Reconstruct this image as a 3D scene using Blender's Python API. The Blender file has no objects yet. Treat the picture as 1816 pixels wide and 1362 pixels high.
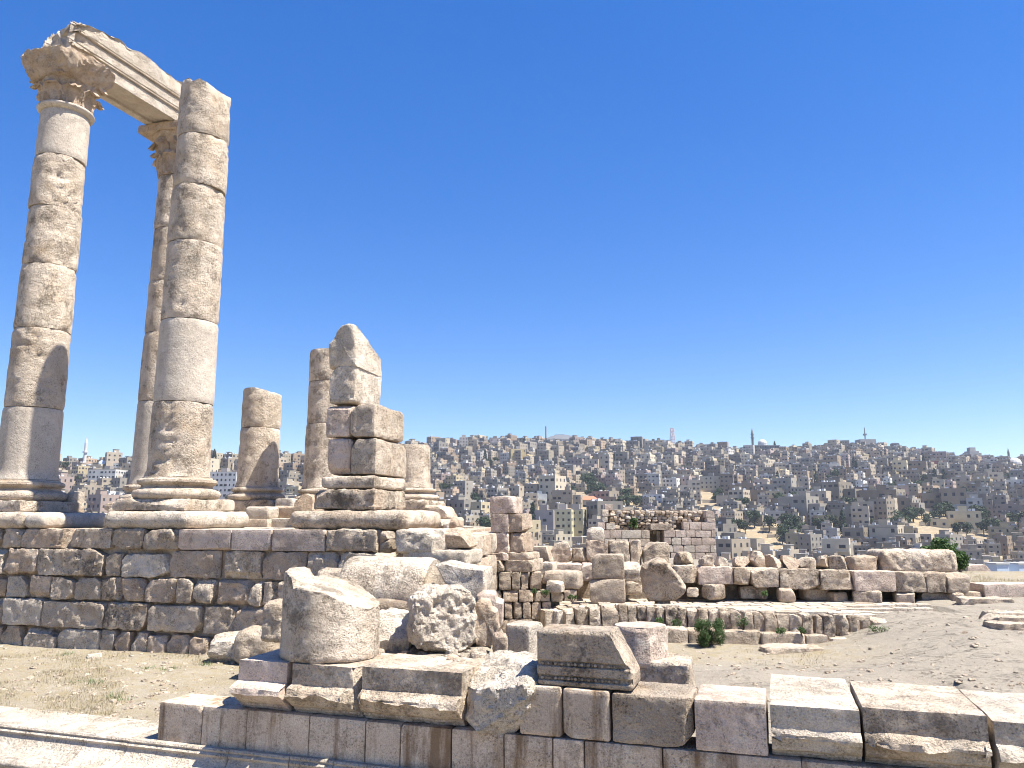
import bpy, math, random
import numpy as np
from mathutils import Vector, Matrix

R = math.radians
rng = random.Random(7)
scene = bpy.context.scene
col = scene.collection

# ------------------------------------------------------------------ camera
F, CX, CY, CAMZ = 1364.0, 908.0, 681.0, 2.1          # focal length in photo pixels, image centre, eye height
PITCH = R(10.0)
cam = bpy.data.cameras.new('camera')
cam.sensor_width = 36.0
cam.lens = F / 1816.0 * 36.0
cam.clip_start = 0.1
cam.clip_end = 12000
camo = bpy.data.objects.new('camera', cam)
camo.location = (0, 0, CAMZ)
camo.rotation_euler = (R(90) + PITCH, 0, 0)
col.objects.link(camo)
scene.camera = camo

# ------------------------------------------------------------------ sky and sun
SUN_EL, SUN_AZ = 63.0, 107.5                           # azimuth clockwise from the view direction
world = bpy.data.worlds.new('World')
scene.world = world
world.use_nodes = True
wn = world.node_tree
wn.nodes.clear()
sky = wn.nodes.new('ShaderNodeTexSky')
sky.sky_type = 'NISHITA'
sky.sun_disc = False
sky.sun_elevation = R(SUN_EL)
sky.sun_rotation = R(SUN_AZ)
sky.altitude = 900
sky.air_density = 1.0
sky.dust_density = 0.1
sky.ozone_density = 3.0
bg = wn.nodes.new('ShaderNodeBackground')
bg.inputs[1].default_value = 0.104
wo = wn.nodes.new('ShaderNodeOutputWorld')
shs = wn.nodes.new('ShaderNodeHueSaturation')          # the deep, slightly violet blue of a dry summer noon
shs.inputs['Hue'].default_value = 0.517
shs.inputs['Saturation'].default_value = 1.62
shs.inputs['Value'].default_value = 1.10
sgm = wn.nodes.new('ShaderNodeGamma')
sgm.inputs[1].default_value = 0.75
wn.links.new(sky.outputs[0], sgm.inputs[0])
wn.links.new(sgm.outputs[0], shs.inputs['Color'])
wn.links.new(shs.outputs[0], bg.inputs[0])
wn.links.new(bg.outputs[0], wo.inputs[0])
sunvec = Vector((math.sin(R(SUN_AZ)) * math.cos(R(SUN_EL)), math.cos(R(SUN_AZ)) * math.cos(R(SUN_EL)), math.sin(R(SUN_EL))))
sun = bpy.data.lights.new('sun', 'SUN')
sun.energy = 5.0
sun.angle = R(0.53)
sun.color = (1.0, 0.95, 0.86)
suno = bpy.data.objects.new('sun', sun)
suno.rotation_euler = sunvec.to_track_quat('Z', 'Y').to_euler()
suno.location = (30, -10, 60)
col.objects.link(suno)
vs = scene.view_settings
vs.view_transform = 'Standard'
vs.look = 'None'
vs.exposure = 1.36
vs.gamma = 1.0
scene.cycles.use_denoising = True
scene.cycles.filter_width = 1.05
scene.cycles.max_bounces = 6
scene.cycles.diffuse_bounces = 4
scene.cycles.volume_bounces = 0

# ------------------------------------------------------------------ geometry helpers
cp, sp = math.cos(PITCH), math.sin(PITCH)


def ray(px, py):
    dx, dy = (px - CX) / F, (CY - py) / F
    return Vector((dx, cp - dy * sp, sp + dy * cp))


def P(px, py, Y):
    d = ray(px, py)
    t = Y / d.y
    return Vector((d.x * t, Y, CAMZ + d.z * t))


def G(px, py, z):
    d = ray(px, py)
    t = (z - CAMZ) / d.z
    return Vector((d.x * t, d.y * t, z))


def hit(px, py, p0, n):
    d = ray(px, py)
    o = Vector((0, 0, CAMZ))
    t = (Vector(p0) - o).dot(n) / d.dot(n)
    return o + d * t


def pix(v):
    x, y, z = v[0], v[1], v[2] - CAMZ
    zc = y * cp + z * sp
    return CX + F * x / zc, CY - F * (z * cp - y * sp) / zc


def _hash(ix, iy, iz, seed):
    h = (ix.astype(np.uint32) * np.uint32(374761393) + iy.astype(np.uint32) * np.uint32(668265263)
         + iz.astype(np.uint32) * np.uint32(2147483647) + np.uint32((seed * 1274126177) & 0xffffffff))
    h = (h ^ (h >> np.uint32(13))) * np.uint32(1274126177)
    h = h ^ (h >> np.uint32(16))
    return (h & np.uint32(0xffff)).astype(np.float64) / 32767.5 - 1.0


def vnoise(p, seed=0):
    """smooth value noise in -1..1 at the points p (N,3)"""
    p = np.asarray(p, dtype=np.float64) + 1000.0
    i = np.floor(p).astype(np.int64)
    f = p - i
    f = f * f * (3 - 2 * f)
    r = 0
    for a in (0, 1):
        wa = f[:, 0] if a else 1 - f[:, 0]
        for b in (0, 1):
            wb = f[:, 1] if b else 1 - f[:, 1]
            for c in (0, 1):
                wc = f[:, 2] if c else 1 - f[:, 2]
                r = r + wa * wb * wc * _hash(i[:, 0] + a, i[:, 1] + b, i[:, 2] + c, seed)
    return r


def fbm(p, octaves=3, seed=0, gain=0.5):
    p = np.asarray(p, dtype=np.float64)
    r, a, s = 0, 1.0, 0.0
    for k in range(octaves):
        r = r + a * vnoise(p * (2.03 ** k) + 17.3 * k, seed + k * 31)
        s += a
        a *= gain
    return r / s


def mesh(name, verts, faces, mats=None, smooth=True, sharp=None, midx=None):
    """faces: list of index arrays (n,k) or a plain list of tuples"""
    me = bpy.data.meshes.new(name)
    verts = np.asarray(verts, dtype=np.float32)
    if isinstance(faces, np.ndarray):
        faces = [faces]
    if len(faces) and isinstance(faces[0], np.ndarray) and faces[0].ndim == 2:
        loops = np.concatenate([f.ravel() for f in faces]).astype(np.int32)
        tot = np.concatenate([np.full(len(f), f.shape[1], dtype=np.int32) for f in faces])
    else:
        loops = np.array([i for f in faces for i in f], dtype=np.int32)
        tot = np.array([len(f) for f in faces], dtype=np.int32)
    start = np.concatenate([[0], np.cumsum(tot)[:-1]]).astype(np.int32)
    me.vertices.add(len(verts))
    me.vertices.foreach_set('co', verts.ravel())
    me.loops.add(len(loops))
    me.loops.foreach_set('vertex_index', loops)
    me.polygons.add(len(tot))
    me.polygons.foreach_set('loop_start', start)
    me.polygons.foreach_set('loop_total', tot)
    me.polygons.foreach_set('use_smooth', np.full(len(tot), bool(smooth)))
    if mats is not None:
        for m in (mats if isinstance(mats, (list, tuple)) else [mats]):
            me.materials.append(m)
    if midx is not None:
        me.polygons.foreach_set('material_index', np.asarray(midx, dtype=np.int32))
    me.update(calc_edges=True)
    if smooth and sharp:
        me.set_sharp_from_angle(angle=R(sharp))
    return me


def ob(name, me, parent=None, loc=(0, 0, 0), rz=0.0, rx=0.0, ry=0.0):
    o = bpy.data.objects.new(name, me)
    o.location = loc
    o.rotation_euler = (rx, ry, rz)
    if parent is not None:
        o.parent = parent
    col.objects.link(o)
    return o


def tag(o, label=None, cat=None, group=None, kind=None):
    if label:
        o['label'] = label
    if cat:
        o['category'] = cat
    if group:
        o['group'] = group
    if kind or cat:
        o['kind'] = kind or 'thing'
    return o


def thing(name, label, cat, loc=(0, 0, 0), rz=0.0, group=None):
    o = bpy.data.objects.new(name, None)
    o.empty_display_size = 0.2
    o.location = loc
    o.rotation_euler = (0, 0, rz)
    col.objects.link(o)
    return tag(o, label, cat, group, 'thing')


_lat = {}


def lattice(nx, ny, nz):
    k = (nx, ny, nz)
    if k in _lat:
        return _lat[k]
    I = -np.ones((nx + 1, ny + 1, nz + 1), dtype=np.int64)
    g = np.indices(I.shape).reshape(3, -1).T
    s = (g[:, 0] == 0) | (g[:, 0] == nx) | (g[:, 1] == 0) | (g[:, 1] == ny) | (g[:, 2] == 0) | (g[:, 2] == nz)
    g = g[s]
    I[g[:, 0], g[:, 1], g[:, 2]] = np.arange(len(g))
    q = []

    def quad(a, flip):
        f = np.stack([a[:-1, :-1], a[1:, :-1], a[1:, 1:], a[:-1, 1:]], -1).reshape(-1, 4)
        q.append(f[:, ::-1] if flip else f)
    quad(I[0], True); quad(I[nx], False)
    quad(I[:, 0], False); quad(I[:, ny], True)
    quad(I[:, :, 0], True); quad(I[:, :, nz], False)
    uv = g / np.array([nx, ny, nz], dtype=np.float64)
    _lat[k] = (uv, np.concatenate(q))
    return _lat[k]


def cut(p, N, n, off, amount=1.0):
    """flatten what sticks out past the plane n.p = off: a broken face"""
    n = np.array(n, dtype=np.float64)
    n /= np.linalg.norm(n)
    s = p @ n - off
    m = s > 0
    p[m] -= np.outer(s[m] * amount, n)
    N[m] = n
    return m


def stone_mesh(w, d, h, mat, r=0.025, rough=0.008, res=0.04, seed=0, chips=3, chip=0.12, cuts=(), warp=0.01, shape=None,
               freq=5.0, pits=0.0, sharp=27, maxn=64):
    """a weathered block: rounded arrises, bumps, knocked-off corners; local origin at the middle of its base"""
    rr = random.Random(seed * 7919 + 13)
    nx, ny, nz = [max(2, min(maxn, int(math.ceil(a / res)))) for a in (w, d, h)]
    uv, q = lattice(nx, ny, nz)
    # put the outer rows of vertices near the arrises
    c = uv.copy()
    half = np.array([w, d, h]) / 2
    p = (c * 2 - 1) * half
    r = min(r, min(w, d, h) * 0.48)
    inner = half - r
    qn = np.clip(p, -inner, inner)
    dv = p - qn
    L = np.linalg.norm(dv, axis=1)
    L[L < 1e-9] = 1
    N = dv / L[:, None]
    p = qn + N * r
    if warp:
        s = max(w, d, h)
        for ax in range(3):
            p[:, ax] += fbm(p * (1.6 / s) + ax * 9.1, 2, seed + 3) * warp * s
    for k in range(chips):
        n = np.array([rr.choice((-1, 1)) * rr.uniform(0.2, 1), rr.choice((-1, 1)) * rr.uniform(0.2, 1), rr.choice((-1, 1, 1)) * rr.uniform(0.2, 1)])
        if rr.random() < 0.45:
            n[rr.randrange(3)] *= 0.08
        n /= np.linalg.norm(n)
        sup = np.abs(n) @ half
        cut(p, N, n, sup - chip * rr.uniform(0.35, 1.0) * min(1.0, min(w, h) / 0.4 + 0.3))
    broken = np.zeros(len(p), dtype=bool)
    for n, off in cuts:
        broken |= cut(p, N, n, off)
    if shape is not None:
        p = shape(p)
    so = seed * 3.17
    disp = fbm(p * freq + so, 4, seed, 0.55) * rough
    fine = fbm(p * freq * 4.1 + so, 2, seed + 5) * rough * 0.45
    disp = disp + fine + np.where(broken, fbm(p * 7 + so, 3, seed + 9) * 0.02, 0)
    if pits:
        disp = disp - np.clip(fbm(p * freq * 1.7 + so, 3, seed + 21) - 0.12, 0, 1) * pits
    p = p + N * disp[:, None]
    p[:, 2] += h / 2
    return mesh('stone', p, q, mat, True, sharp)


def drum_mesh(r0, r1, h, mat, rough=0.008, res=0.06, seed=0, cuts=(), rim=0.04, flare=0.0, pits=0.0, oct_=4, freq=4.0, sharp=40):
    """a column drum standing on its base centre"""
    nt = max(24, int(2 * math.pi * r0 / res))
    nz = max(3, int(h / res))
    th = np.arange(nt) / nt * 2 * math.pi
    rows = []
    zs = np.linspace(0, h, nz + 1)
    caps = [0.0, 0.35, 0.7, 0.93]
    lay = [(0.0, f) for f in caps] + [(z, 1.0) for z in zs] + [(h, f) for f in caps[::-1]]
    V, N, onside = [], [], []
    for k, (z, f) in enumerate(lay):
        rad = (r0 + (r1 - r0) * z / h) * f
        if f == 1.0 and flare:
            rad += flare * max(0, 1 - z / 0.18) ** 2
        if f < 0.01:
            rad = 0.002
        V.append(np.stack([np.cos(th) * rad, np.sin(th) * rad, np.full(nt, z)], 1))
        if f == 1.0:
            N.append(np.stack([np.cos(th), np.sin(th), np.zeros(nt)], 1))
        else:
            N.append(np.tile([0, 0, -1.0 if k < len(caps) else 1.0], (nt, 1)))
        onside.append(np.full(nt, f == 1.0))
    p = np.concatenate(V); N = np.concatenate(N); onside = np.concatenate(onside)
    so = seed * 5.3
    # worn rims: edges nibbled unevenly
    if rim:
        e = np.minimum(p[:, 2], h - p[:, 2])
        m = onside & (e < res * 1.6)
        nb = np.clip(fbm(p[m] * 4.5 + so, 3, seed + 2) + 0.10, 0, 1)
        p[m, :2] -= N[m, :2] * (rim * nb * (1 - e[m] / (res * 1.6)) + 0.012 * (e[m] < 1e-6))[:, None]
    p[:, 2] -= 0
    broken = np.zeros(len(p), dtype=bool)
    c = p - np.array([0, 0, h / 2])
    for n, off in cuts:
        broken |= cut(c, N, n, off)
    p = c + np.array([0, 0, h / 2])
    d = fbm(p * freq + so, oct_, seed, 0.55) * rough + fbm(p * 14 + so, 2, seed + 4) * rough * 0.5
    if pits:
        d = d - np.clip(fbm(p * 6 + so, 3, seed + 21) - 0.15, 0, 1) * pits
    d = np.where(onside | broken, d, d * 0.3) + np.where(broken, fbm(p * 6 + so, 3, seed + 9) * 0.025, 0)
    p = p + N * d[:, None]
    nl = len(lay)
    idx = np.arange(nl * nt).reshape(nl, nt)
    a, b = idx[:-1], idx[1:]
    q = np.stack([a, np.roll(a, -1, 1), np.roll(b, -1, 1), b], -1).reshape(-1, 4)
    return mesh('drum', p, q, mat, True, sharp)


def lathe_mesh(prof, mat, nt=64, rough=0.005, seed=0, cuts=(), freq=5.0):
    """turn (radius, z) points about z"""
    pr = []
    for (a, b) in zip(prof[:-1], prof[1:]):
        n = max(1, int(math.hypot(b[0] - a[0], b[1] - a[1]) / 0.04))
        for k in range(n):
            t = k / n
            pr.append((a[0] + (b[0] - a[0]) * t, a[1] + (b[1] - a[1]) * t))
    pr.append(prof[-1])
    pr = np.array(pr)
    tg = np.gradient(pr, axis=0)
    nn = np.stack([tg[:, 1], -tg[:, 0]], 1)
    nn /= np.maximum(np.linalg.norm(nn, axis=1), 1e-9)[:, None]
    th = np.arange(nt) / nt * 2 * math.pi
    V = np.concatenate([np.stack([np.cos(th) * r, np.sin(th) * r, np.full(nt, z)], 1) for r, z in pr])
    N = np.concatenate([np.stack([np.cos(th) * a, np.sin(th) * a, np.full(nt, b)], 1) for a, b in nn])
    for n, off in cuts:
        cut(V, N, n, off)
    V = V + N * (fbm(V * freq + seed * 3.3, 3, seed) * rough)[:, None]
    idx = np.arange(len(pr) * nt).reshape(len(pr), nt)
    a, b = idx[:-1], idx[1:]
    q = np.stack([a, np.roll(a, -1, 1), np.roll(b, -1, 1), b], -1).reshape(-1, 4)
    return mesh('lathe', V, q, mat, True, 45)


def extrude_mesh(prof, length, mat, res=0.04, rough=0.006, seed=0, cuts=(), freq=5.0, centre=None, chew=(), sharp=38, warp=0.0, bevel=0.0):
    """closed profile of (y, z) points swept along x from 0 to length, ends closed with shrinking rings"""
    pr = []
    n0 = len(prof)
    for k in range(n0):
        a, b = prof[k], prof[(k + 1) % n0]
        n = max(1, int(math.hypot(b[0] - a[0], b[1] - a[1]) / res))
        for j in range(n):
            t = j / n
            pr.append((a[0] + (b[0] - a[0]) * t, a[1] + (b[1] - a[1]) * t))
    pr = np.array(pr)
    c = np.array(centre) if centre is not None else pr.mean(0)
    tg = np.roll(pr, -1, 0) - np.roll(pr, 1, 0)
    nn = np.stack([tg[:, 1], -tg[:, 0]], 1)
    nn /= np.maximum(np.linalg.norm(nn, axis=1), 1e-9)[:, None]
    area = 0.5 * np.sum(pr[:, 0] * np.roll(pr[:, 1], -1) - np.roll(pr[:, 0], -1) * pr[:, 1])
    if area < 0:
        nn = -nn
    nl = max(2, int(length / res))
    layers = [(0.0, f) for f in (0.02, 0.35, 0.7, 0.97)] + [(x, 1.0) for x in np.linspace(0, length, nl + 1)] + [(length, f) for f in (0.97, 0.7, 0.35, 0.02)]
    if bevel:
        bx = bevel
        layers = ([(0.0, f) for f in (0.02, 0.35, 0.7, 0.88)] + [(bx * 0.18, 0.945), (bx * 0.5, 0.98)] + [(x, 1.0) for x in np.linspace(bx, length - bx, nl)]
                  + [(length - bx * 0.5, 0.98), (length - bx * 0.18, 0.945)] + [(length, f) for f in (0.88, 0.7, 0.35, 0.02)])
    V, N = [], []
    nlay = len(layers)
    for k, (x, f) in enumerate(layers):
        q = c + (pr - c) * f
        V.append(np.column_stack([np.full(len(q), x), q]))
        if f > 0.9 and (bevel or f == 1.0):
            ex = 0.0 if f == 1.0 else (-0.7 if k < nlay / 2 else 0.7)
            N.append(np.column_stack([np.full(len(q), ex), nn * math.sqrt(1 - ex * ex)]))
        else:
            N.append(np.tile([-1.0 if k < nlay / 2 else 1.0, 0, 0], (len(q), 1)))
    p = np.concatenate(V); N = np.concatenate(N)
    if warp:
        for ax in (1, 2):
            p[:, ax] += fbm(p * 0.9 + ax * 7, 2, seed + 40) * warp
    broken = np.zeros(len(p), dtype=bool)
    for n, off in cuts:
        broken |= cut(p, N, n, off)
    for fn in chew:                                     # local erosion: fn(p) -> depth
        p = p - N * fn(p)[:, None]
    so = seed * 2.7
    d = fbm(p * freq + so, 4, seed, 0.55) * rough + fbm(p * 18 + so, 2, seed + 7) * rough * 0.4
    d = d + np.where(broken, fbm(p * 7 + so, 4, seed + 9, 0.6) * 0.03, 0)
    p = p + N * d[:, None]
    m = len(pr)
    idx = np.arange(len(layers) * m).reshape(len(layers), m)
    a, b = idx[:-1], idx[1:]
    q = np.stack([a, b, np.roll(b, -1, 1), np.roll(a, -1, 1)], -1).reshape(-1, 4)
    if area < 0:
        q = q[:, ::-1]
    return mesh('extrusion', p, q, mat, True, sharp)


def outline_mesh(pts, depth, mat, res=0.035, rough=0.02, seed=0, bevel=0.06, freq=5.0, pits=0.0, cuts=(), warp=0.02, sharp=40):
    """a stone with this silhouette, pts = (x, z) seen from the front; depth runs to +y"""
    pr = [(-x, z) for x, z in pts]
    if pits:
        chew = [lambda p: np.clip(fbm(p * freq * 1.6 + seed, 4, seed + 21, 0.6) - 0.08, 0, 1) * pits]
    else:
        chew = []
    c = np.mean(np.array(pr), axis=0)
    return extrude_mesh(pr, depth, mat, res=res, rough=rough, seed=seed, centre=c, bevel=bevel, freq=freq, chew=chew, cuts=cuts, warp=warp, sharp=sharp)


# ------------------------------------------------------------------ materials
def new_mat(name):
    m = bpy.data.materials.new(name)
    m.use_nodes = True
    nt = m.node_tree
    nt.nodes.clear()
    return m, nt


class NT:
    def __init__(self, nt):
        self.nt = nt

    def n(self, typ, **kw):
        nd = self.nt.nodes.new(typ)
        for k, v in kw.items():
            if k.startswith('i_'):
                key = k[2:]
                key = int(key) if key.isdigit() else key.replace('_', ' ')
                nd.inputs[key].default_value = v
            else:
                setattr(nd, k, v)
        return nd

    def l(self, a, b):
        self.nt.links.new(a, b)

    def math(self, op, a, b=None, clamp=False):
        nd = self.nt.nodes.new('ShaderNodeMath')
        nd.operation = op
        nd.use_clamp = clamp
        for i, v in enumerate((a, b)):
            if v is None:
                continue
            if isinstance(v, (int, float)):
                nd.inputs[i].default_value = v
            else:
                self.l(v, nd.inputs[i])
        return nd.outputs[0]

    def mix(self, fac, a, b, typ='MIX'):
        nd = self.nt.nodes.new('ShaderNodeMix')
        nd.data_type = 'RGBA'
        nd.blend_type = typ
        for sock, v in ((nd.inputs[0], fac), (nd.inputs[6], a), (nd.inputs[7], b)):
            if isinstance(v, (int, float)):
                sock.default_value = v
            elif isinstance(v, tuple):
                sock.default_value = (*v[:3], 1)
            else:
                self.l(v, sock)
        return nd.outputs[2]

    def ramp(self, fac, stops):
        nd = self.nt.nodes.new('ShaderNodeValToRGB')
        cr = nd.color_ramp
        while len(cr.elements) < len(stops):
            cr.elements.new(0.5)
        for e, (pos, c) in zip(cr.elements, stops):
            e.position = pos
            e.color = (c, c, c, 1) if isinstance(c, (int, float)) else (*c, 1)
        self.l(fac, nd.inputs[0])
        return nd.outputs[0]

    def noise(self, vec, scale, detail=4, rough=0.55, dist=0.0):
        nd = self.n('ShaderNodeTexNoise')
        nd.inputs['Scale'].default_value = scale
        nd.inputs['Detail'].default_value = detail
        nd.inputs['Roughness'].default_value = rough
        nd.inputs['Distortion'].default_value = dist
        self.l(vec, nd.inputs['Vector'])
        return nd.outputs[0]


def limestone(name, a=(0.50, 0.42, 0.34), b=(0.40, 0.32, 0.255), grey=(0.16, 0.145, 0.125), grey_amt=0.5, ochre=(0.42, 0.27, 0.13), ochre_amt=0.3,
              bump=1.0, pits=0.6, var=0.14, streak=0.0, crack=0.0, stain=0.0):
    m, nt = new_mat(name)
    t = NT(nt)
    tc = t.n('ShaderNodeTexCoord')
    oi = t.n('ShaderNodeObjectInfo')
    off = t.n('ShaderNodeVectorMath', operation='MULTIPLY_ADD')
    t.l(oi.outputs['Random'], off.inputs[0])
    off.inputs[1].default_value = (61, 37, 83)
    t.l(tc.outputs['Object'], off.inputs[2])
    v = off.outputs[0]
    n1 = t.noise(v, 1.6, 5, 0.6)
    base = t.mix(t.ramp(n1, [(0.36, 0.0), (0.64, 1.0)]), a, b)
    # ochre and rust stains
    n2 = t.noise(v, 2.3, 6, 0.62, 0.4)
    of = t.ramp(n2, [(0.52, 0.0), (0.72, ochre_amt)])
    base = t.mix(of, base, ochre)
    # lichen and old weathering: grey-brown patches broken up by grain
    n3 = t.noise(v, 2.9, 9, 0.72)
    n4 = t.noise(v, 26.0, 5, 0.7)
    gsum = t.math('ADD', t.math('MULTIPLY', n3, 0.68), t.math('MULTIPLY', n4, 0.32))
    gsum = t.math('ADD', gsum, t.math('MULTIPLY', t.math('SUBTRACT', oi.outputs['Random'], 0.5), 0.07))   # some blocks far more overgrown than others
    gf = t.ramp(gsum, [(0.515, 0.0), (0.585, grey_amt)])
    base = t.mix(gf, base, grey)
    # dark speckle in clusters, the size of a fingertip
    n7 = t.noise(v, 52.0, 4, 0.7)
    n8 = t.noise(v, 3.6, 5, 0.65)
    base = t.mix(t.math('MULTIPLY', t.ramp(n7, [(0.52, 0.0), (0.62, 0.75)]), t.ramp(n8, [(0.44, 0.15), (0.58, 1.0)])), base, grey)
    if stain:
        mq = t.n('ShaderNodeMapping')
        mq.inputs['Scale'].default_value = (2.6, 2.6, 0.55)
        t.l(v, mq.inputs[0])
        nq = t.noise(mq.outputs[0], 1.0, 7, 0.66)
        base = t.mix(t.ramp(nq, [(0.52, 0.0), (0.66, stain)]), base, (0.25, 0.195, 0.135))
    # pale salt bloom
    n5 = t.noise(v, 5.5, 6, 0.65)
    base = t.mix(t.ramp(n5, [(0.52, 0.0), (0.66, 0.5)]), base, (0.70, 0.62, 0.50))
    # grain
    n6 = t.noise(v, 95.0, 3, 0.6)
    base = t.mix(1.0, base, t.ramp(n6, [(0.25, 0.66), (0.7, 1.12)]), 'MULTIPLY')
    # pits
    vo = t.n('ShaderNodeTexVoronoi', feature='F1')
    vo.inputs['Scale'].default_value = 30.0
    t.l(v, vo.inputs['Vector'])
    pm = t.noise(v, 7.0, 3, 0.5)
    pit = t.math('MULTIPLY', t.ramp(vo.outputs['Distance'], [(0.10, 1.0), (0.26, 0.0)]), t.ramp(pm, [(0.50, 0.0), (0.60, 1.0)]))
    base = t.mix(t.math('MULTIPLY', pit, pits * 0.75), base, (0.13, 0.10, 0.075))
    if streak:
        mp = t.n('ShaderNodeMapping')
        mp.inputs['Scale'].default_value = (4.6, 4.6, 0.45)
        t.l(v, mp.inputs[0])
        ns = t.noise(mp.outputs[0], 1.0, 7, 0.68)
        base = t.mix(t.ramp(ns, [(0.52, 0.0), (0.64, streak)]), base, (0.165, 0.10, 0.052))
    height = t.math('ADD', t.math('MULTIPLY', t.noise(v, 9.0, 8, 0.72), 0.9), t.math('MULTIPLY', t.math('ADD', t.math('MULTIPLY', n4, 0.75), t.math('MULTIPLY', n7, 0.4)), t.ramp(n8, [(0.38, 0.30), (0.62, 1.0)])))
    height = t.math('SUBTRACT', height, t.math('MULTIPLY', pit, pits * 0.5))
    if crack:
        ds = t.n('ShaderNodeVectorMath', operation='MULTIPLY_ADD')
        nc = t.n('ShaderNodeTexNoise')
        nc.inputs['Scale'].default_value = 3.0
        t.l(v, nc.inputs['Vector'])
        t.l(nc.outputs[1], ds.inputs[0])
        ds.inputs[1].default_value = (0.5, 0.5, 0.5)
        t.l(v, ds.inputs[2])
        vc = t.n('ShaderNodeTexVoronoi', feature='DISTANCE_TO_EDGE')
        vc.inputs['Scale'].default_value = 1.5
        t.l(ds.outputs[0], vc.inputs['Vector'])
        ck = t.math('MULTIPLY', t.ramp(vc.outputs[0], [(0.0, 1.0), (0.012, 0.0)]), t.ramp(t.noise(v, 1.7, 2, 0.5), [(0.5, 0.0), (0.56, 1.0)]))
        base = t.mix(t.math('MULTIPLY', ck, crack), base, (0.12, 0.09, 0.07))
        height = t.math('SUBTRACT', height, t.math('MULTIPLY', ck, 0.5))
    # every block its own tone
    val = t.math('ADD', t.math('MULTIPLY', oi.outputs['Random'], var * 2), 1.0 - var)
    hsv = t.n('ShaderNodeHueSaturation')
    t.l(base, hsv.inputs['Color'])
    t.l(val, hsv.inputs['Value'])
    bp = t.n('ShaderNodeBump')
    bp.inputs['Strength'].default_value = min(1.0, 0.95 * bump)
    bp.inputs['Distance'].default_value = 0.055 * max(0.6, bump)
    t.l(height, bp.inputs['Height'])
    bs = t.n('ShaderNodeBsdfPrincipled')
    bs.inputs['Roughness'].default_value = 0.92
    bs.inputs['Specular IOR Level'].default_value = 0.15
    t.l(hsv.outputs[0], bs.inputs['Base Color'])
    t.l(bp.outputs[0], bs.inputs['Normal'])
    out = t.n('ShaderNodeOutputMaterial')
    t.l(bs.outputs[0], out.inputs[0])
    return m


M = {}
M['lime'] = limestone('limestone', a=(0.630, 0.528, 0.415), b=(0.525, 0.418, 0.313), grey=(0.17, 0.14, 0.105), grey_amt=0.6)
M['lime_warm'] = limestone('limestone_warm', a=(0.630, 0.502, 0.383), b=(0.525, 0.397, 0.286), grey=(0.18, 0.145, 0.105), grey_amt=0.45, ochre_amt=0.45)
M['lime_dark'] = limestone('limestone_lichened', a=(0.598, 0.496, 0.383), b=(0.473, 0.371, 0.275), grey=(0.12, 0.10, 0.076), grey_amt=0.8, ochre_amt=0.4, bump=1.15)
M['lime_pale'] = limestone('limestone_pale', a=(0.704, 0.617, 0.513), b=(0.598, 0.507, 0.399), grey=(0.20, 0.17, 0.13), grey_amt=0.45, ochre_amt=0.2)
M['column'] = limestone('column_stone', a=(0.693, 0.590, 0.475), b=(0.567, 0.460, 0.350), grey=(0.20, 0.165, 0.125), grey_amt=0.75, ochre_amt=0.4, var=0.07, bump=1.0, stain=0.4)
M['restored'] = limestone('restored_stone', a=(0.546, 0.481, 0.399), b=(0.493, 0.423, 0.346), grey_amt=0.2, ochre_amt=0.12, bump=0.5, pits=0.5, var=0.03, stain=0.12)
M['wall'] = limestone('orthostat_stone', a=(0.609, 0.496, 0.383), b=(0.514, 0.402, 0.297), grey=(0.18, 0.145, 0.105), grey_amt=0.45, ochre_amt=0.4, streak=0.85, bump=0.6, pits=0.9, var=0.08)
M['pink'] = limestone('pink_limestone', a=(0.640, 0.522, 0.437), b=(0.536, 0.418, 0.334), grey=(0.19, 0.155, 0.12), grey_amt=0.5, ochre_amt=0.25, bump=0.8)
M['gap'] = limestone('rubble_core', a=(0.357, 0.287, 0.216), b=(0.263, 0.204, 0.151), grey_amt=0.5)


def plain(name, c, rough=0.8, var=0.0, noise=0.0, scale=3.0, use_color=False, metallic=0.0):
    m, nt = new_mat(name)
    t = NT(nt)
    bs = t.n('ShaderNodeBsdfPrincipled')
    bs.inputs['Roughness'].default_value = rough
    bs.inputs['Metallic'].default_value = metallic
    bs.inputs['Specular IOR Level'].default_value = 0.25
    tc = t.n('ShaderNodeTexCoord')
    if use_color == 'attr':
        at = t.n('ShaderNodeAttribute', attribute_name='tone')
        src = at.outputs['Color']
    elif use_color:
        oi = t.n('ShaderNodeObjectInfo')
        src = oi.outputs['Color']
    else:
        rgb = t.n('ShaderNodeRGB')
        rgb.outputs[0].default_value = (*c, 1)
        src = rgb.outputs[0]
    if noise:
        nz = t.noise(tc.outputs['Object'], scale, 5, 0.65)
        src = t.mix(1.0, src, t.ramp(nz, [(0.3, 1 - noise), (0.7, 1 + noise)]), 'MULTIPLY')
    if var:
        oi2 = t.n('ShaderNodeObjectInfo')
        hs = t.n('ShaderNodeHueSaturation')
        t.l(src, hs.inputs['Color'])
        t.l(t.math('ADD', t.math('MULTIPLY', oi2.outputs['Random'], var * 2), 1 - var), hs.inputs['Value'])
        src = hs.outputs[0]
    t.l(src, bs.inputs['Base Color'])
    out = t.n('ShaderNodeOutputMaterial')
    t.l(bs.outputs[0], out.inputs[0])
    return m


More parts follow.
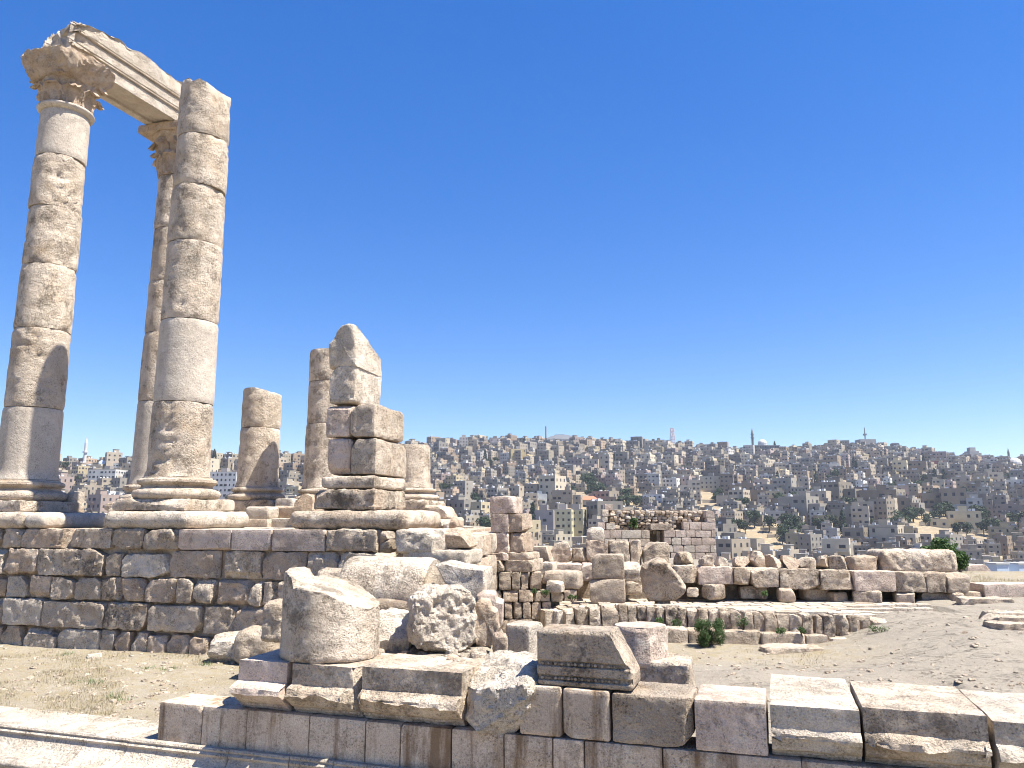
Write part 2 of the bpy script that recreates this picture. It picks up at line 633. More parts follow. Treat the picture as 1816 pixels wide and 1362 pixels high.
def leafmat(name, c1, c2, trans=0.3, scale=4.0):
    m, nt = new_mat(name)
    t = NT(nt)
    tc = t.n('ShaderNodeTexCoord')
    oi = t.n('ShaderNodeObjectInfo')
    nz = t.noise(tc.outputs['Object'], scale, 3, 0.6)
    c = t.mix(t.ramp(nz, [(0.35, 0.0), (0.65, 1.0)]), c1, c2)
    hs = t.n('ShaderNodeHueSaturation')
    t.l(c, hs.inputs['Color'])
    t.l(t.math('ADD', t.math('MULTIPLY', oi.outputs['Random'], 0.5), 0.75), hs.inputs['Value'])
    d = t.n('ShaderNodeBsdfPrincipled')
    d.inputs['Roughness'].default_value = 0.6
    d.inputs['Specular IOR Level'].default_value = 0.3
    t.l(hs.outputs[0], d.inputs['Base Color'])
    tr = t.n('ShaderNodeBsdfTranslucent')
    t.l(hs.outputs[0], tr.inputs['Color'])
    mx = t.n('ShaderNodeMixShader')
    mx.inputs[0].default_value = trans
    t.l(d.outputs[0], mx.inputs[1])
    t.l(tr.outputs[0], mx.inputs[2])
    out = t.n('ShaderNodeOutputMaterial')
    t.l(mx.outputs[0], out.inputs[0])
    return m


M['leaf'] = leafmat('leaf_green', (0.055, 0.10, 0.028), (0.085, 0.15, 0.04))
M['leaf_bright'] = leafmat('leaf_bright', (0.12, 0.20, 0.035), (0.18, 0.27, 0.05))
M['tree_leaf'] = leafmat('tree_foliage', (0.026, 0.043, 0.018), (0.05, 0.072, 0.028), 0.15, 0.4)
M['cypress'] = leafmat('cypress_foliage', (0.018, 0.032, 0.016), (0.03, 0.05, 0.022), 0.1, 0.5)
M['straw'] = leafmat('dry_grass', (0.30, 0.25, 0.145), (0.37, 0.31, 0.19), 0.2)
M['bark'] = plain('bark', (0.10, 0.075, 0.05), 0.9, noise=0.3)
M['house'] = plain('house_render', (0.5, 0.45, 0.38), 0.85, noise=0.12, scale=0.25, use_color=True)
M['house_roof'] = plain('house_roof', (0.28, 0.255, 0.23), 0.9, noise=0.2, scale=0.3, var=0.25)
M['house_mass'] = plain('house_mass', (0.5, 0.45, 0.38), 0.85, noise=0.12, scale=0.25, use_color='attr')
M['glass'] = plain('dark_window', (0.035, 0.035, 0.04), 0.25)
M['tank'] = plain('water_tank', (0.42, 0.42, 0.42), 0.5)
M['steel'] = plain('painted_steel', (0.42, 0.28, 0.27), 0.5)
M['dome_white'] = plain('white_plaster', (0.48, 0.47, 0.45), 0.6, noise=0.05)
M['dark_stone'] = plain('dark_stone', (0.16, 0.16, 0.165), 0.8, noise=0.1)
M['blue_sheet'] = plain('pale_blue_sheet', (0.50, 0.58, 0.68), 0.4)
M['red_tile'] = plain('red_tile', (0.42, 0.16, 0.09), 0.8, noise=0.2)


def ground_mat():
    """bedrock, dust, dry grass; which is where comes from the mesh attribute 'zone' (r rock, g straw)"""
    m, nt = new_mat('ground_earth')
    t = NT(nt)
    geo = t.n('ShaderNodeNewGeometry')
    v = geo.outputs['Position']
    at = t.n('ShaderNodeAttribute', attribute_name='zone')
    sep = t.n('ShaderNodeSeparateColor')
    t.l(at.outputs['Color'], sep.inputs[0])
    n1 = t.noise(v, 1.2, 7, 0.62)
    n2 = t.noise(v, 9.0, 7, 0.7)
    n3 = t.noise(v, 60.0, 4, 0.65)
    dust = t.mix(t.ramp(n1, [(0.35, 0.0), (0.65, 1.0)]), (0.262, 0.226, 0.168), (0.31, 0.276, 0.22))
    dust = t.mix(t.ramp(n2, [(0.5, 0.0), (0.68, 0.55)]), dust, (0.20, 0.162, 0.115))
    rock = t.mix(t.ramp(n1, [(0.35, 0.0), (0.65, 1.0)]), (0.285, 0.253, 0.205), (0.245, 0.215, 0.174))
    rock = t.mix(t.ramp(n2, [(0.52, 0.0), (0.66, 0.4)]), rock, (0.315, 0.283, 0.235))
    # cracks and bedding lines of the bedrock: thin contour lines of a drawn-out noise
    mp = t.n('ShaderNodeMapping')
    mp.inputs['Scale'].default_value = (0.45, 1.5, 1.0)
    mp.inputs['Rotation'].default_value = (0, 0, R(9))
    t.l(v, mp.inputs[0])
    cn = t.noise(mp.outputs[0], 1.3, 7, 0.62)
    ck1 = t.ramp(t.math('ABSOLUTE', t.math('SUBTRACT', cn, 0.5)), [(0.0, 1.0), (0.007, 0.0)])
    ck2 = t.ramp(t.math('ABSOLUTE', t.math('SUBTRACT', cn, 0.59)), [(0.0, 1.0), (0.006, 0.0)])
    ck3 = t.ramp(t.math('ABSOLUTE', t.math('SUBTRACT', cn, 0.42)), [(0.0, 1.0), (0.006, 0.0)])
    ck = t.math('MULTIPLY', t.math('MAXIMUM', ck1, t.math('MAXIMUM', ck2, ck3)), t.ramp(t.noise(v, 0.9, 5, 0.65), [(0.46, 0.0), (0.58, 1.0)]))
    rock = t.mix(t.math('MULTIPLY', ck, 0.42), rock, (0.19, 0.145, 0.10))
    c = t.mix(sep.outputs[0], dust, rock)
    sf = t.math('MULTIPLY', sep.outputs[1], t.ramp(t.noise(v, 4.5, 8, 0.75), [(0.45, 0.0), (0.60, 0.9)]))
    c = t.mix(t.math('MULTIPLY', sf, 0.65), c, (0.27, 0.215, 0.11))
    c = t.mix(1.0, c, t.ramp(n3, [(0.25, 0.66), (0.7, 1.14)]), 'MULTIPLY')
    nb = t.noise(v, 22.0, 5, 0.7)
    c = t.mix(t.ramp(nb, [(0.57, 0.0), (0.67, 0.3)]), c, (0.17, 0.135, 0.095))
    h = t.math('ADD', t.math('MULTIPLY', n2, 1.0), t.math('MULTIPLY', n3, 0.35))
    h = t.math('SUBTRACT', h, t.math('MULTIPLY', t.math('MULTIPLY', ck, sep.outputs[0]), 0.9))
    bp = t.n('ShaderNodeBump')
    bp.inputs['Strength'].default_value = 0.75
    bp.inputs['Distance'].default_value = 0.045
    t.l(h, bp.inputs['Height'])
    bs = t.n('ShaderNodeBsdfPrincipled')
    bs.inputs['Roughness'].default_value = 0.95
    bs.inputs['Specular IOR Level'].default_value = 0.1
    t.l(c, bs.inputs['Base Color'])
    t.l(bp.outputs[0], bs.inputs['Normal'])
    out = t.n('ShaderNodeOutputMaterial')
    t.l(bs.outputs[0], out.inputs[0])
    return m


def hill_mat():
    m, nt = new_mat('hillside_earth')
    t = NT(nt)
    geo = t.n('ShaderNodeNewGeometry')
    v = geo.outputs['Position']
    n1 = t.noise(v, 0.02, 6, 0.6)
    n2 = t.noise(v, 0.12, 6, 0.7)
    c = t.mix(t.ramp(n1, [(0.4, 0.0), (0.6, 1.0)]), (0.27, 0.21, 0.13), (0.20, 0.165, 0.12))
    c = t.mix(t.ramp(n2, [(0.5, 0.0), (0.62, 0.7)]), c, (0.22, 0.19, 0.14))
    c = t.mix(t.ramp(t.noise(v, 0.35, 4, 0.7), [(0.55, 0.0), (0.65, 0.6)]), c, (0.46, 0.38, 0.26))
    bs = t.n('ShaderNodeBsdfPrincipled')
    bs.inputs['Roughness'].default_value = 0.95
    bs.inputs['Specular IOR Level'].default_value = 0.1
    t.l(c, bs.inputs['Base Color'])
    out = t.n('ShaderNodeOutputMaterial')
    t.l(bs.outputs[0], out.inputs[0])
    return m


M['ground'] = ground_mat()
M['hill'] = hill_mat()
# ------------------------------------------------------------------ frames of the site
AL = R(15.5)                                            # the temple is turned this far from the view
U = Vector((math.cos(AL), -math.sin(AL), 0))
V = Vector((math.sin(AL), math.cos(AL), 0))
PF = Vector((-8.8, 13.75, 0))                           # a point at the foot of the podium front
AW = R(18.5)                                            # the low wall in front is turned a little more
UW = Vector((math.cos(AW), -math.sin(AW), 0))
VW = Vector((math.sin(AW), math.cos(AW), 0))
WA = Vector((-3.44, 7.90, 0))                           # its left end
WH = 0.36


def ss(a, b, x):
    t = np.clip((np.asarray(x, dtype=np.float64) - a) / (b - a), 0, 1)
    return t * t * (3 - 2 * t)


def wall_dist(x, y):
    return (x - WA.x) * VW.x + (y - WA.y) * VW.y


PIT = G(1672, 1201, 0.12)


def ground_z(x, y):
    x = np.asarray(x, dtype=np.float64)
    y = np.asarray(y, dtype=np.float64)
    z = 0.36 * ss(4.6, 7.6, x) * ss(9.0, 13.6, y)       # bedrock rising to the right
    z = z + 0.08 * ss(3.0, 9.0, x) * ss(6.0, 9.0, y)
    # heap of earth and rubble behind the cornice blocks
    m = ss(-3.0, -1.9, x) * (1 - ss(-0.3, 0.35, x)) * ss(7.0, 7.6, y + 0.33 * (x + 1.5)) * (1 - ss(10.2, 12.0, y))
    z = z + (0.76 + 0.1 * ss(8.0, 9.5, y)) * m
    # made ground behind the stub wall and under the paved terrace
    z = np.maximum(z, 0.98 * ss(-3.6, -1.5, x) * (1 - ss(0.95, 1.15, x)) * ss(15.15, 15.4, y))
    z = np.maximum(z, 0.36 * ss(0.9, 1.6, x) * (1 - ss(6.0, 8.6, x)) * ss(14.35, 14.7, y))
    z = np.maximum(z, 0.44 * ss(0.9, 1.6, x) * ss(17.0, 17.6, y))
    z = np.where((x > 0.9) & (x < 8.3) & (y > 14.75) & (y < 17.2), np.minimum(z, 0.30), z)
    # lower ground in front of the low wall
    wd = wall_dist(x, y)
    z = z - 0.47 * (1 - ss(0.22, 0.46, wd))
    z = z - 0.14 * np.exp(-(((x - PIT.x) / 0.17) ** 4 + ((y - PIT.y) / 0.11) ** 4))
    return z


def plateau_drop(x, y):
    edge = 37 - 11 * ss(6, 10.5, x)
    d = np.maximum(0, y - edge)
    d2 = np.maximum(0, np.abs(x) - 45)
    d3 = np.maximum(0, -18 - y)
    return -0.75 * d - 0.6 * d2 - 0.6 * d3


def ground_full(x, y):
    p = np.stack([x, y, np.zeros_like(x)], 1)
    n = fbm(p * 0.9, 4, 5) * 0.035 + fbm(p * 5.0, 4, 6, 0.6) * 0.016 * (1 - 0.55 * ss(0.5, 2.5, x))
    wd = wall_dist(x, y)
    rock = np.clip(ss(0.6, 2.4, x) * ss(6.5, 8.5, y + 0.25 * x) + ss(-4.2, -3.4, x) * (1 - ss(-2.2, -1.6, x)) * ss(8.0, 8.4, wd * 1.0 + 8.0) * (1 - ss(10.0, 10.8, y)), 0, 1)
    # bedding steps of the bedrock on the right
    st = fbm(p * np.array([0.35, 0.9, 1]) + 3.3, 3, 11) * 6
    led = (st - np.floor(st))
    step = (np.floor(st) + ss(0.85, 1.0, led)) * 0.022
    z = ground_z(x, y) + n + step * rock * ss(7.5, 10, y) + plateau_drop(x, y)
    straw = (1 - ss(-3.0, -1.8, x)) * ss(-0.2, 0.6, wd) * (0.85 - 0.7 * rock) + ss(7.5, 9.5, x) * ss(19.5, 21.5, y) * 1.0
    straw = straw + ss(1.6, 2.4, x) * (1 - ss(4.5, 6.5, x)) * ss(11.6, 12.6, y) * (1 - ss(14, 14.6, y)) * 0.9
    straw = straw + (1 - ss(-0.9, -0.5, wd)) * 0.8
    rock = rock * (1 - np.clip(ss(7.5, 9.5, x) * ss(19.5, 21.5, y) + ss(1.6, 2.4, x) * (1 - ss(4.5, 6.5, x)) * ss(11.6, 12.6, y), 0, 1))
    return z, np.clip(rock, 0, 1), np.clip(straw, 0, 1)


def axis(a, b, dense, lo, hi):
    """dense steps between a and b, growing steps out to lo and hi"""
    mid = list(np.arange(a, b, dense))
    out, s, v = [], dense, b
    while v < hi:
        out.append(v); s *= 1.16; v += s
    out.append(hi)
    pre, s, v = [], dense, a - dense
    while v > lo:
        pre.append(v); s *= 1.16; v -= s
    pre.append(lo)
    return np.array(pre[::-1] + mid + out)


xs = axis(-9.5, 10.5, 0.06, -80, 80)
ys = axis(5.4, 19.5, 0.06, -40, 62)
gx, gy = np.meshgrid(xs, ys)
gz, grk, gst = ground_full(gx.ravel(), gy.ravel())
gv = np.stack([gx.ravel(), gy.ravel(), gz], 1)
ii = np.arange(len(gv)).reshape(len(ys), len(xs))
gq = np.stack([ii[:-1, :-1], ii[:-1, 1:], ii[1:, 1:], ii[1:, :-1]], -1).reshape(-1, 4)
gme = mesh('ground', gv, gq, M['ground'])
ca = gme.color_attributes.new('zone', 'FLOAT_COLOR', 'POINT')
ca.data.foreach_set('color', np.stack([grk, gst, np.zeros_like(grk), np.ones_like(grk)], 1).astype(np.float32).ravel())
tag(ob('ground', gme), 'pale dusty ground and bedrock of the ruined citadel', None, None, 'structure')


def gz1(x, y):
    return float(ground_full(np.array([float(x)]), np.array([float(y)]))[0][0])


# the far hill: one sheet of terrain down into the valley and up to the skyline
SKY_X = [-600, 0, 150, 300, 420, 540, 600, 700, 760, 880, 990, 1050, 1190, 1260, 1340, 1400, 1480, 1540, 1600, 1660, 1720, 1816, 2400]
SKY_Y = [842, 832, 828, 824, 822, 822, 812, 800, 797, 793, 791, 793, 797, 801, 807, 805, 799, 798, 806, 815, 822, 829, 850]


def hill_z(x, y):
    x = np.asarray(x, dtype=np.float64)
    y = np.asarray(y, dtype=np.float64)
    yy = np.maximum(y, 60.0)
    px = CX + F * np.clip(x / (yy * 1.0), -1.2, 1.2)
    yr = 620 + 260 * ss(540, 800, px) - 70 * ss(1450, 1900, px)
    sky_y = np.interp(px, SKY_X, SKY_Y)
    zr = CAMZ + np.tan(PITCH + np.arctan((CY - sky_y) / F)) * yr
    t = (yy - 330) / (yr - 330)
    z0 = -20.0
    up = z0 + (zr - z0) * np.clip(t, 0, 1) - np.maximum(0, t - 1) * 45
    low = z0 - (330 - yy) * 0.14
    z = np.where(t < 0, low, up)
    p = np.stack([x * 0.006, y * 0.006, np.zeros_like(x)], 1)
    z = z + fbm(p, 3, 77) * 5 * ss(200, 400, y) * (1 - ss(0.8, 1.0, t)) + fbm(p * 7, 2, 78) * 1.2 * ss(100, 300, y)
    z = np.where(y < 150, -14 - 42 * ss(40, 160, y), z)
    return z


hx = np.concatenate([np.linspace(-3000, -760, 12), np.linspace(-740, 740, 150), np.linspace(760, 3000, 12)])
hy = np.concatenate([np.linspace(-2500, 20, 10), np.linspace(40, 980, 118), np.linspace(1010, 5000, 16)])
hgx, hgy = np.meshgrid(hx, hy)
hv = np.stack([hgx.ravel(), hgy.ravel(), hill_z(hgx.ravel(), hgy.ravel())], 1)
ii = np.arange(len(hv)).reshape(len(hy), len(hx))
hq = np.stack([ii[:-1, :-1], ii[:-1, 1:], ii[1:, 1:], ii[1:, :-1]], -1).reshape(-1, 4)
tag(ob('hillside', mesh('hillside', hv, hq, M['hill'])), 'dry tan hillside under the far city', None, None, 'structure')


def hz1(x, y):
    return float(hill_z(np.array([float(x)]), np.array([float(y)]))[0])


def hill_hit(px, py):
    d = ray(px, py)
    Ys = np.arange(200, 1000, 2.0)
    t = Ys / d.y
    zr = CAMZ + d.z * t
    hzv = hill_z(d.x * t, Ys)
    k = np.argmax(zr < hzv) if (zr < hzv).any() else len(Ys) - 60
    return Vector((d.x * t[k], Ys[k], hzv[k]))


# ------------------------------------------------------------------ temple podium
podium = thing('temple_podium', 'long stone temple podium of weathered block courses carrying the columns', 'podium', PF, -AL)


def pu(px, py):
    """pixel on the podium front -> distance along it and height"""
    h = hit(px, py, PF, -V)
    return (h - PF).dot(U), h.z


COURSES = [
    # z top, z bottom, list of (x0, x1) in the photo, measured at this row
    (1.945, 1.610, 955, [(-200, -120), (-120, -60), (-60, 0), (0, 37), (37, 121), (121, 196), (197, 254), (256, 315), (316, 409), (410, 480), (482, 576), (577, 669)]),
    (1.605, 1.165, 997, [(-210, -110), (-110, -30), (-30, 7), (8, 67), (68, 184), (185, 215), (215, 298), (299, 387), (388, 463), (464, 541), (542, 599), (600, 697), (698, 760), (761, 822)]),
    (1.160, 0.775, 1040, [(-180, -90), (-90, -30), (-30, 10), (11, 47), (48, 91), (92, 132), (133, 179), (180, 215), (216, 257), (258, 313), (314, 342), (343, 380), (381, 443), (444, 465), (467, 493), (494, 560), (561, 640), (641, 730), (731, 820)]),
    (0.770, 0.320, 1088, [(-200, -100), (-100, -40), (-40, 4), (5, 75), (76, 185), (186, 262), (263, 357), (358, 417), (418, 486), (487, 570), (571, 650), (651, 740), (741, 815)]),
    (0.315, -0.10, 1130, [(-190, -120), (-120, -50), (-50, 1), (2, 42), (43, 100), (102, 179), (180, 204), (205, 233), (234, 264), (264, 296), (297, 337), (338, 371), (372, 411), (412, 470), (471, 540), (541, 620), (621, 720), (721, 810)]),
]
sd = 100
for ci, (zt, zb, row, spans) in enumerate(COURSES):
    for (a, b) in spans:
        sd += 1
        rr = random.Random(sd)
        u0, _ = pu(a, row)
        u1, _ = pu(b, row)
        zt_, zb_ = zt, zb
        if ci in (2, 3):
            zt_ -= rr.uniform(0, 0.03)
        if ci == 4:
            zt_ -= rr.uniform(0, 0.07)
            if a > 330:
                zb_ -= 0.08
        if ci == 1 and 185 <= a <= 215:
            zt_ -= 0.06
        w = u1 - u0 - 0.006
        if w < 0.1:
            continue
        smooth_one = ci == 0 and 316 <= a <= 482
        mat = M['pink'] if smooth_one else rr.choice([M['lime'], M['lime_dark'], M['lime_pale'], M['lime'], M['lime_warm']])
        me = stone_mesh(w, 0.52, zt_ - zb_ - 0.004, mat, r=0.015 if smooth_one else rr.uniform(0.018, 0.04), rough=0.006 if smooth_one else 0.03, freq=5.0 if smooth_one else 6.5,
                        res=0.038, seed=sd, chips=2 if smooth_one else 6, chip=0.06 if smooth_one else 0.11, warp=0.003 if smooth_one else 0.008,
                        pits=0.0 if smooth_one else 0.055)
        ob('stone', me, podium, ((u0 + u1) / 2, 0.26 + (0.0 if smooth_one else rr.uniform(-0.05, 0.015)), zb_ + 0.006))
# core behind the facing, floor, ragged right end and back
uR, _ = pu(818, 1000)
core_prof = [(-9.5, 0.13), (uR - 0.15, 0.13), (uR - 1.4, 5.2), (uR - 2.0, 9.6), (-9.5, 9.6)]
n = len(core_prof)
cv = [(x, y, -0.2) for x, y in core_prof] + [(x, y, 1.90) for x, y in core_prof]
cf = [tuple(range(n, 2 * n)), tuple(range(n))[::-1]] + [(k, (k + 1) % n, n + (k + 1) % n, n + k) for k in range(n)]
ob('core', mesh('core', cv, cf, M['lime_warm'], False), podium)
for k in range(5):
    for j in range(9):
        sd += 1
        rr = random.Random(sd)
        t0 = j / 9
        x0 = uR - 0.15 - 1.85 * t0
        me = stone_mesh(0.5, 1.02, 0.36, rr.choice([M['lime'], M['lime_warm']]), r=0.05, rough=0.02, res=0.09, seed=sd, chips=4)
        ob('stone', me, podium, (x0 - 0.12, 0.75 + j * 1.03, 0.385 * k - 0.05))
# flagstones of the podium floor
for i in range(15):
    for j in range(9):
        sd += 1
        rr = random.Random(sd)
        x = -8.8 + i * 1.05 + 0.3 * (j % 2)
        y = 0.95 + j * 1.0
        if x > uR - 0.9 - 0.22 * y:
            continue
        me = stone_mesh(1.03, 0.98, 0.14, M['lime_pale'], r=0.015, rough=0.008, res=0.13, seed=sd, chips=1, chip=0.06, warp=0.0)
        ob('flagstone', me, podium, (x, y, 1.80 + rr.uniform(-0.012, 0.012)))


def upon(u, v, z=0.0):
    q = PF + U * u + V * v
    return (q.x, q.y, z)


def rect_stone(name, label, cat, x0, y0, x1, y1, Y, depth, ang=-15.5, mat='lime', sink=0.0, group=None, parent=None, tilt=0.0, roll=0.0, **kw):
    """a block whose front fills the photo rectangle x0..x1, y0..y1 when its front face stands at distance Y"""
    a, b = P(x0, y1, Y), P(x1, y1, Y)
    zt, zb = P((x0 + x1) / 2, y0, Y).z, a.z - sink
    w = b.x - a.x
    c = (a + b) / 2
    an = R(ang)
    vv = Vector((-math.sin(an), math.cos(an), 0))
    kw.setdefault('res', max(0.022, 0.0032 * Y))
    kw.setdefault('seed', int(x0 * 13 + y0 * 7) % 9973)
    me = stone_mesh(w / max(0.75, abs(math.cos(an))) - kw.pop('shrink', 0.0), depth, zt - zb, M[mat], **kw)
    c = c + vv * (depth / 2)
    o = ob(name, me, parent, (c.x, c.y, zb), an, tilt, roll)
    if parent is None:
        tag(o, label, cat, group)
    return o


# ------------------------------------------------------------------ columns
def column_at(px, py, Y):
    q = P(px, py, Y)
    return Vector((q.x, q.y, 0))


C1 = column_at(61, 720, 14.75)
C3 = column_at(327, 700, 13.85)
C2 = Vector((-8.13, 17.6, 0))
Z0 = 1.945


def attic_base(parent, r, z, h=0.36, seed=0, worn=0.008, mat='column', cuts=()):
    """upper torus, scotia, lower torus, apophyge"""
    k = h / 0.36
    prof = [(0.05, 0.0), (r * 1.28, 0.0), (r * 1.37, 0.04 * k), (r * 1.40, 0.085 * k), (r * 1.36, 0.135 * k), (r * 1.27, 0.16 * k), (r * 1.20, 0.165 * k),
            (r * 1.14, 0.19 * k), (r * 1.12, 0.215 * k), (r * 1.16, 0.235 * k), (r * 1.23, 0.245 * k), (r * 1.27, 0.275 * k), (r * 1.25, 0.315 * k), (r * 1.17, 0.335 * k),
            (r * 1.12, 0.337 * k), (r * 1.10, 0.36 * k), (0.05, 0.36 * k)]
    o = ob('base', lathe_mesh(prof, M[mat], 72, worn, seed, cuts), parent, (0, 0, z))
    return o


def acanthus(w, h, out, seed, mat):
    """one leaf, growing up along +z at y = 0 and curling towards +x"""
    ns, ntt = 9, 14
    s = np.linspace(-1, 1, ns)
    t = np.linspace(0, 1, ntt)
    S, T = np.meshgrid(s, t)
    wid = w * (0.75 + 0.5 * np.sin(np.pi * np.clip(T, 0, 1) * 0.9)) * (1 - 0.55 * T ** 3) * (1 + 0.12 * np.sin(T * 22))
    x = out * (0.12 + 0.25 * T + 0.85 * T ** 4) + 0.035 * np.cos(S * math.pi * 2.0) * (1 - T * 0.4) - 0.05 * S ** 2
    zz = h * np.where(T < 0.86, T / 0.86, 1 - (T - 0.86) * 1.6)
    y = S * wid / 2
    p = np.stack([x.ravel(), y.ravel(), zz.ravel()], 1)
    p[:, 0] += fbm(p * 9 + seed, 3, seed) * 0.03
    p[:, 2] += fbm(p * 6 + seed, 2, seed + 3) * 0.03
    back = p.copy()
    back[:, 0] -= 0.07
    idx = np.arange(ns * ntt).reshape(ntt, ns)
    f = np.stack([idx[:-1, :-1], idx[:-1, 1:], idx[1:, 1:], idx[1:, :-1]], -1).reshape(-1, 4)
    m = ns * ntt
    rim = np.concatenate([idx[0, :], idx[1:, -1], idx[-1, -2::-1], idx[-2:0:-1, 0]])
    rf = np.stack([rim, np.roll(rim, -1), np.roll(rim, -1) + m, rim + m], -1)[:, ::-1]
    return mesh('acanthus_leaf', np.concatenate([p, back]), [np.concatenate([f, f[:, ::-1] + m, rf])], mat, True, 50)


def corinthian(parent, r, z, h, seed, worn=False, mat='lime_warm'):
    cap = ob('capital', lathe_mesh([(0.05, 0), (r * 0.98, 0), (r * 0.98, h * 0.1), (r * 1.02, h * 0.45), (r * 1.12, h * 0.75), (r * 1.38, h * 0.98), (r * 1.42, h), (0.05, h)], M[mat], 64, 0.03, seed, freq=6), parent, (0, 0, z))
    for k in range(8):
        th = k / 8 * 2 * math.pi + 0.2
        ob('acanthus_leaf', acanthus(0.36, h * 0.52, 0.20, seed + k, M[mat]), cap, (math.cos(th) * r * 0.96, math.sin(th) * r * 0.96, 0.02), th)
        th += math.pi / 8
        if not worn or k % 2 == 0:
            ob('acanthus_leaf', acanthus(0.34, h * 0.86, 0.24, seed + 20 + k, M[mat]), cap, (math.cos(th) * r * 0.94, math.sin(th) * r * 0.94, 0.04), th)
    return cap


def shaft(parent, C, joints, r_bot, r_top, seed, mats, ztop_all, res=0.055, last_cuts=(), rough=0.012):
    """stack the drums between the joint heights"""
    for k in range(len(joints) - 1):
        z0, z1 = joints[k], joints[k + 1]
        f0, f1 = (z0 - joints[0]) / (ztop_all - joints[0]), (z1 - joints[0]) / (ztop_all - joints[0])
        ra, rb = r_bot + (r_top - r_bot) * f0, r_bot + (r_top - r_bot) * f1
        mt = mats[k]
        rst = mt == 'restored'
        rr = random.Random(seed + k)
        me = drum_mesh(ra, rb, z1 - z0 - 0.012, M[mt], rough=0.004 if rst else rough, res=res, seed=seed + k, rim=0.012 if rst else 0.05,
                       flare=0.05 if k == 0 else 0.0, pits=0.0 if rst else 0.075, cuts=last_cuts if k == len(joints) - 2 else ())
        jit = 0.004 if rst else 0.012
        ob('drum', me, parent, (rr.uniform(-jit, jit), rr.uniform(-jit, jit), z0 + 0.006), rr.uniform(0, 0.4))


def bullnose(parent, w, d, h, z, seed, mat='lime', name='plinth', dx=0.0, dy=0.0, chips=2):
    return ob(name, stone_mesh(w, d, h, M[mat], r=h * 0.44, rough=0.016, res=0.05, seed=seed, chips=chips, chip=0.10, warp=0.006, pits=0.03), parent, (dx, dy, z))


def gouge(root, order, ang, zf, wa, wz, depth, seed):
    """bite a ragged hollow into one drum of a column, drums counted from the bottom"""
    dr_ = sorted([o for o in col.objects if o.parent == root and o.name.startswith('drum')], key=lambda o: o.location.z)
    o = dr_[order]
    me = o.data
    n = len(me.vertices)
    co = np.empty(n * 3, dtype=np.float32)
    me.vertices.foreach_get('co', co)
    p = co.reshape(-1, 3).astype(np.float64)
    h = p[:, 2].max()
    th = np.arctan2(p[:, 1], p[:, 0]) - (R(ang) - o.rotation_euler.z)
    th = (th + math.pi) % (2 * math.pi) - math.pi
    m = np.exp(-((th / wa) ** 4 + ((p[:, 2] / h - zf) / wz) ** 4))
    e = np.clip(fbm(p * np.array([6.0, 6.0, 16.0]), 4, seed, 0.65) + 0.35, 0, 1)
    rad = np.maximum(np.hypot(p[:, 0], p[:, 1]), 1e-6)
    k = 1 - np.where(rad > 0.3, depth * m * e / rad, 0)
    p[:, 0] *= k
    p[:, 1] *= k
    me.vertices.foreach_set('co', p.astype(np.float32).ravel())
    me.update()


# column carrying the architrave, nearer the camera
t = thing('column', 'tall column with a white restored bottom drum and worn leafy capital under the architrave', 'column', C1, -AL, 'standing temple columns')
fy = C1.y - 0.5
j1 = [P(60, y, fy).z for y in (850, 720, 578, 463, 360, 268, 186)]
bullnose(t, 1.80, 1.75, 0.29, Z0, 301, 'lime', dx=0.05)
bullnose(t, 0.50, 1.70, 0.28, Z0, 302, 'restored', name='plinth_end', dx=1.18, chips=0)
ob('plinth_block', stone_mesh(1.46, 1.46, 0.20, M['column'], r=0.03, rough=0.02, res=0.06, seed=303, chips=4, chip=0.14), t, (0, 0, Z0 + 0.295))
attic_base(t, 0.52, Z0 + 0.495, j1[0] - Z0 - 0.495, 304)
shaft(t, C1, j1, 0.52, 0.455, 310, ['restored', 'column', 'column', 'column', 'column', 'restored'], j1[-1], rough=0.012)
gouge(t, 4, -36, 0.45, 0.50, 0.42, 0.085, 31)
gouge(t, 4, -5, 0.15, 0.35, 0.25, 0.10, 33)
gouge(t, 1, -60, 0.75, 0.6, 0.25, 0.06, 35)
gouge(t, 3, -20, 0.1, 0.5, 0.2, 0.07, 37)
ob('astragal', lathe_mesh([(0.40, 0.0), (0.455, 0.0), (0.50, 0.03), (0.525, 0.065), (0.53, 0.09), (0.515, 0.115), (0.46, 0.125), (0.40, 0.125)], M['restored'], 72, 0.002, 320), t, (0, 0, j1[-1] - 0.005))
zc0 = j1[-1] + 0.12
ARCH_Z = P(100, 90, C1.y - 0.45).z - 0.12
cap1 = corinthian(t, 0.45, zc0, (ARCH_Z - 0.36) - zc0 + 0.1, 330, True)


def abacus_shape(hh):
    def f(p):
        q = p.copy()
        k = (p[:, 2] + hh / 2) / hh
        s = 0.62 + 0.38 * np.clip(k, 0, 1) ** 0.8
        q[:, 0] *= s
        q[:, 1] *= s
        return q
    return f


hab = 0.46
ob('abacus', stone_mesh(1.56, 1.50, hab, M['lime_warm'], r=0.03, rough=0.06, freq=6, res=0.04, seed=341, chips=12, chip=0.24, warp=0.02, shape=abacus_shape(hab), pits=0.07), cap1, (0.0, -0.05, ARCH_Z - hab - zc0))

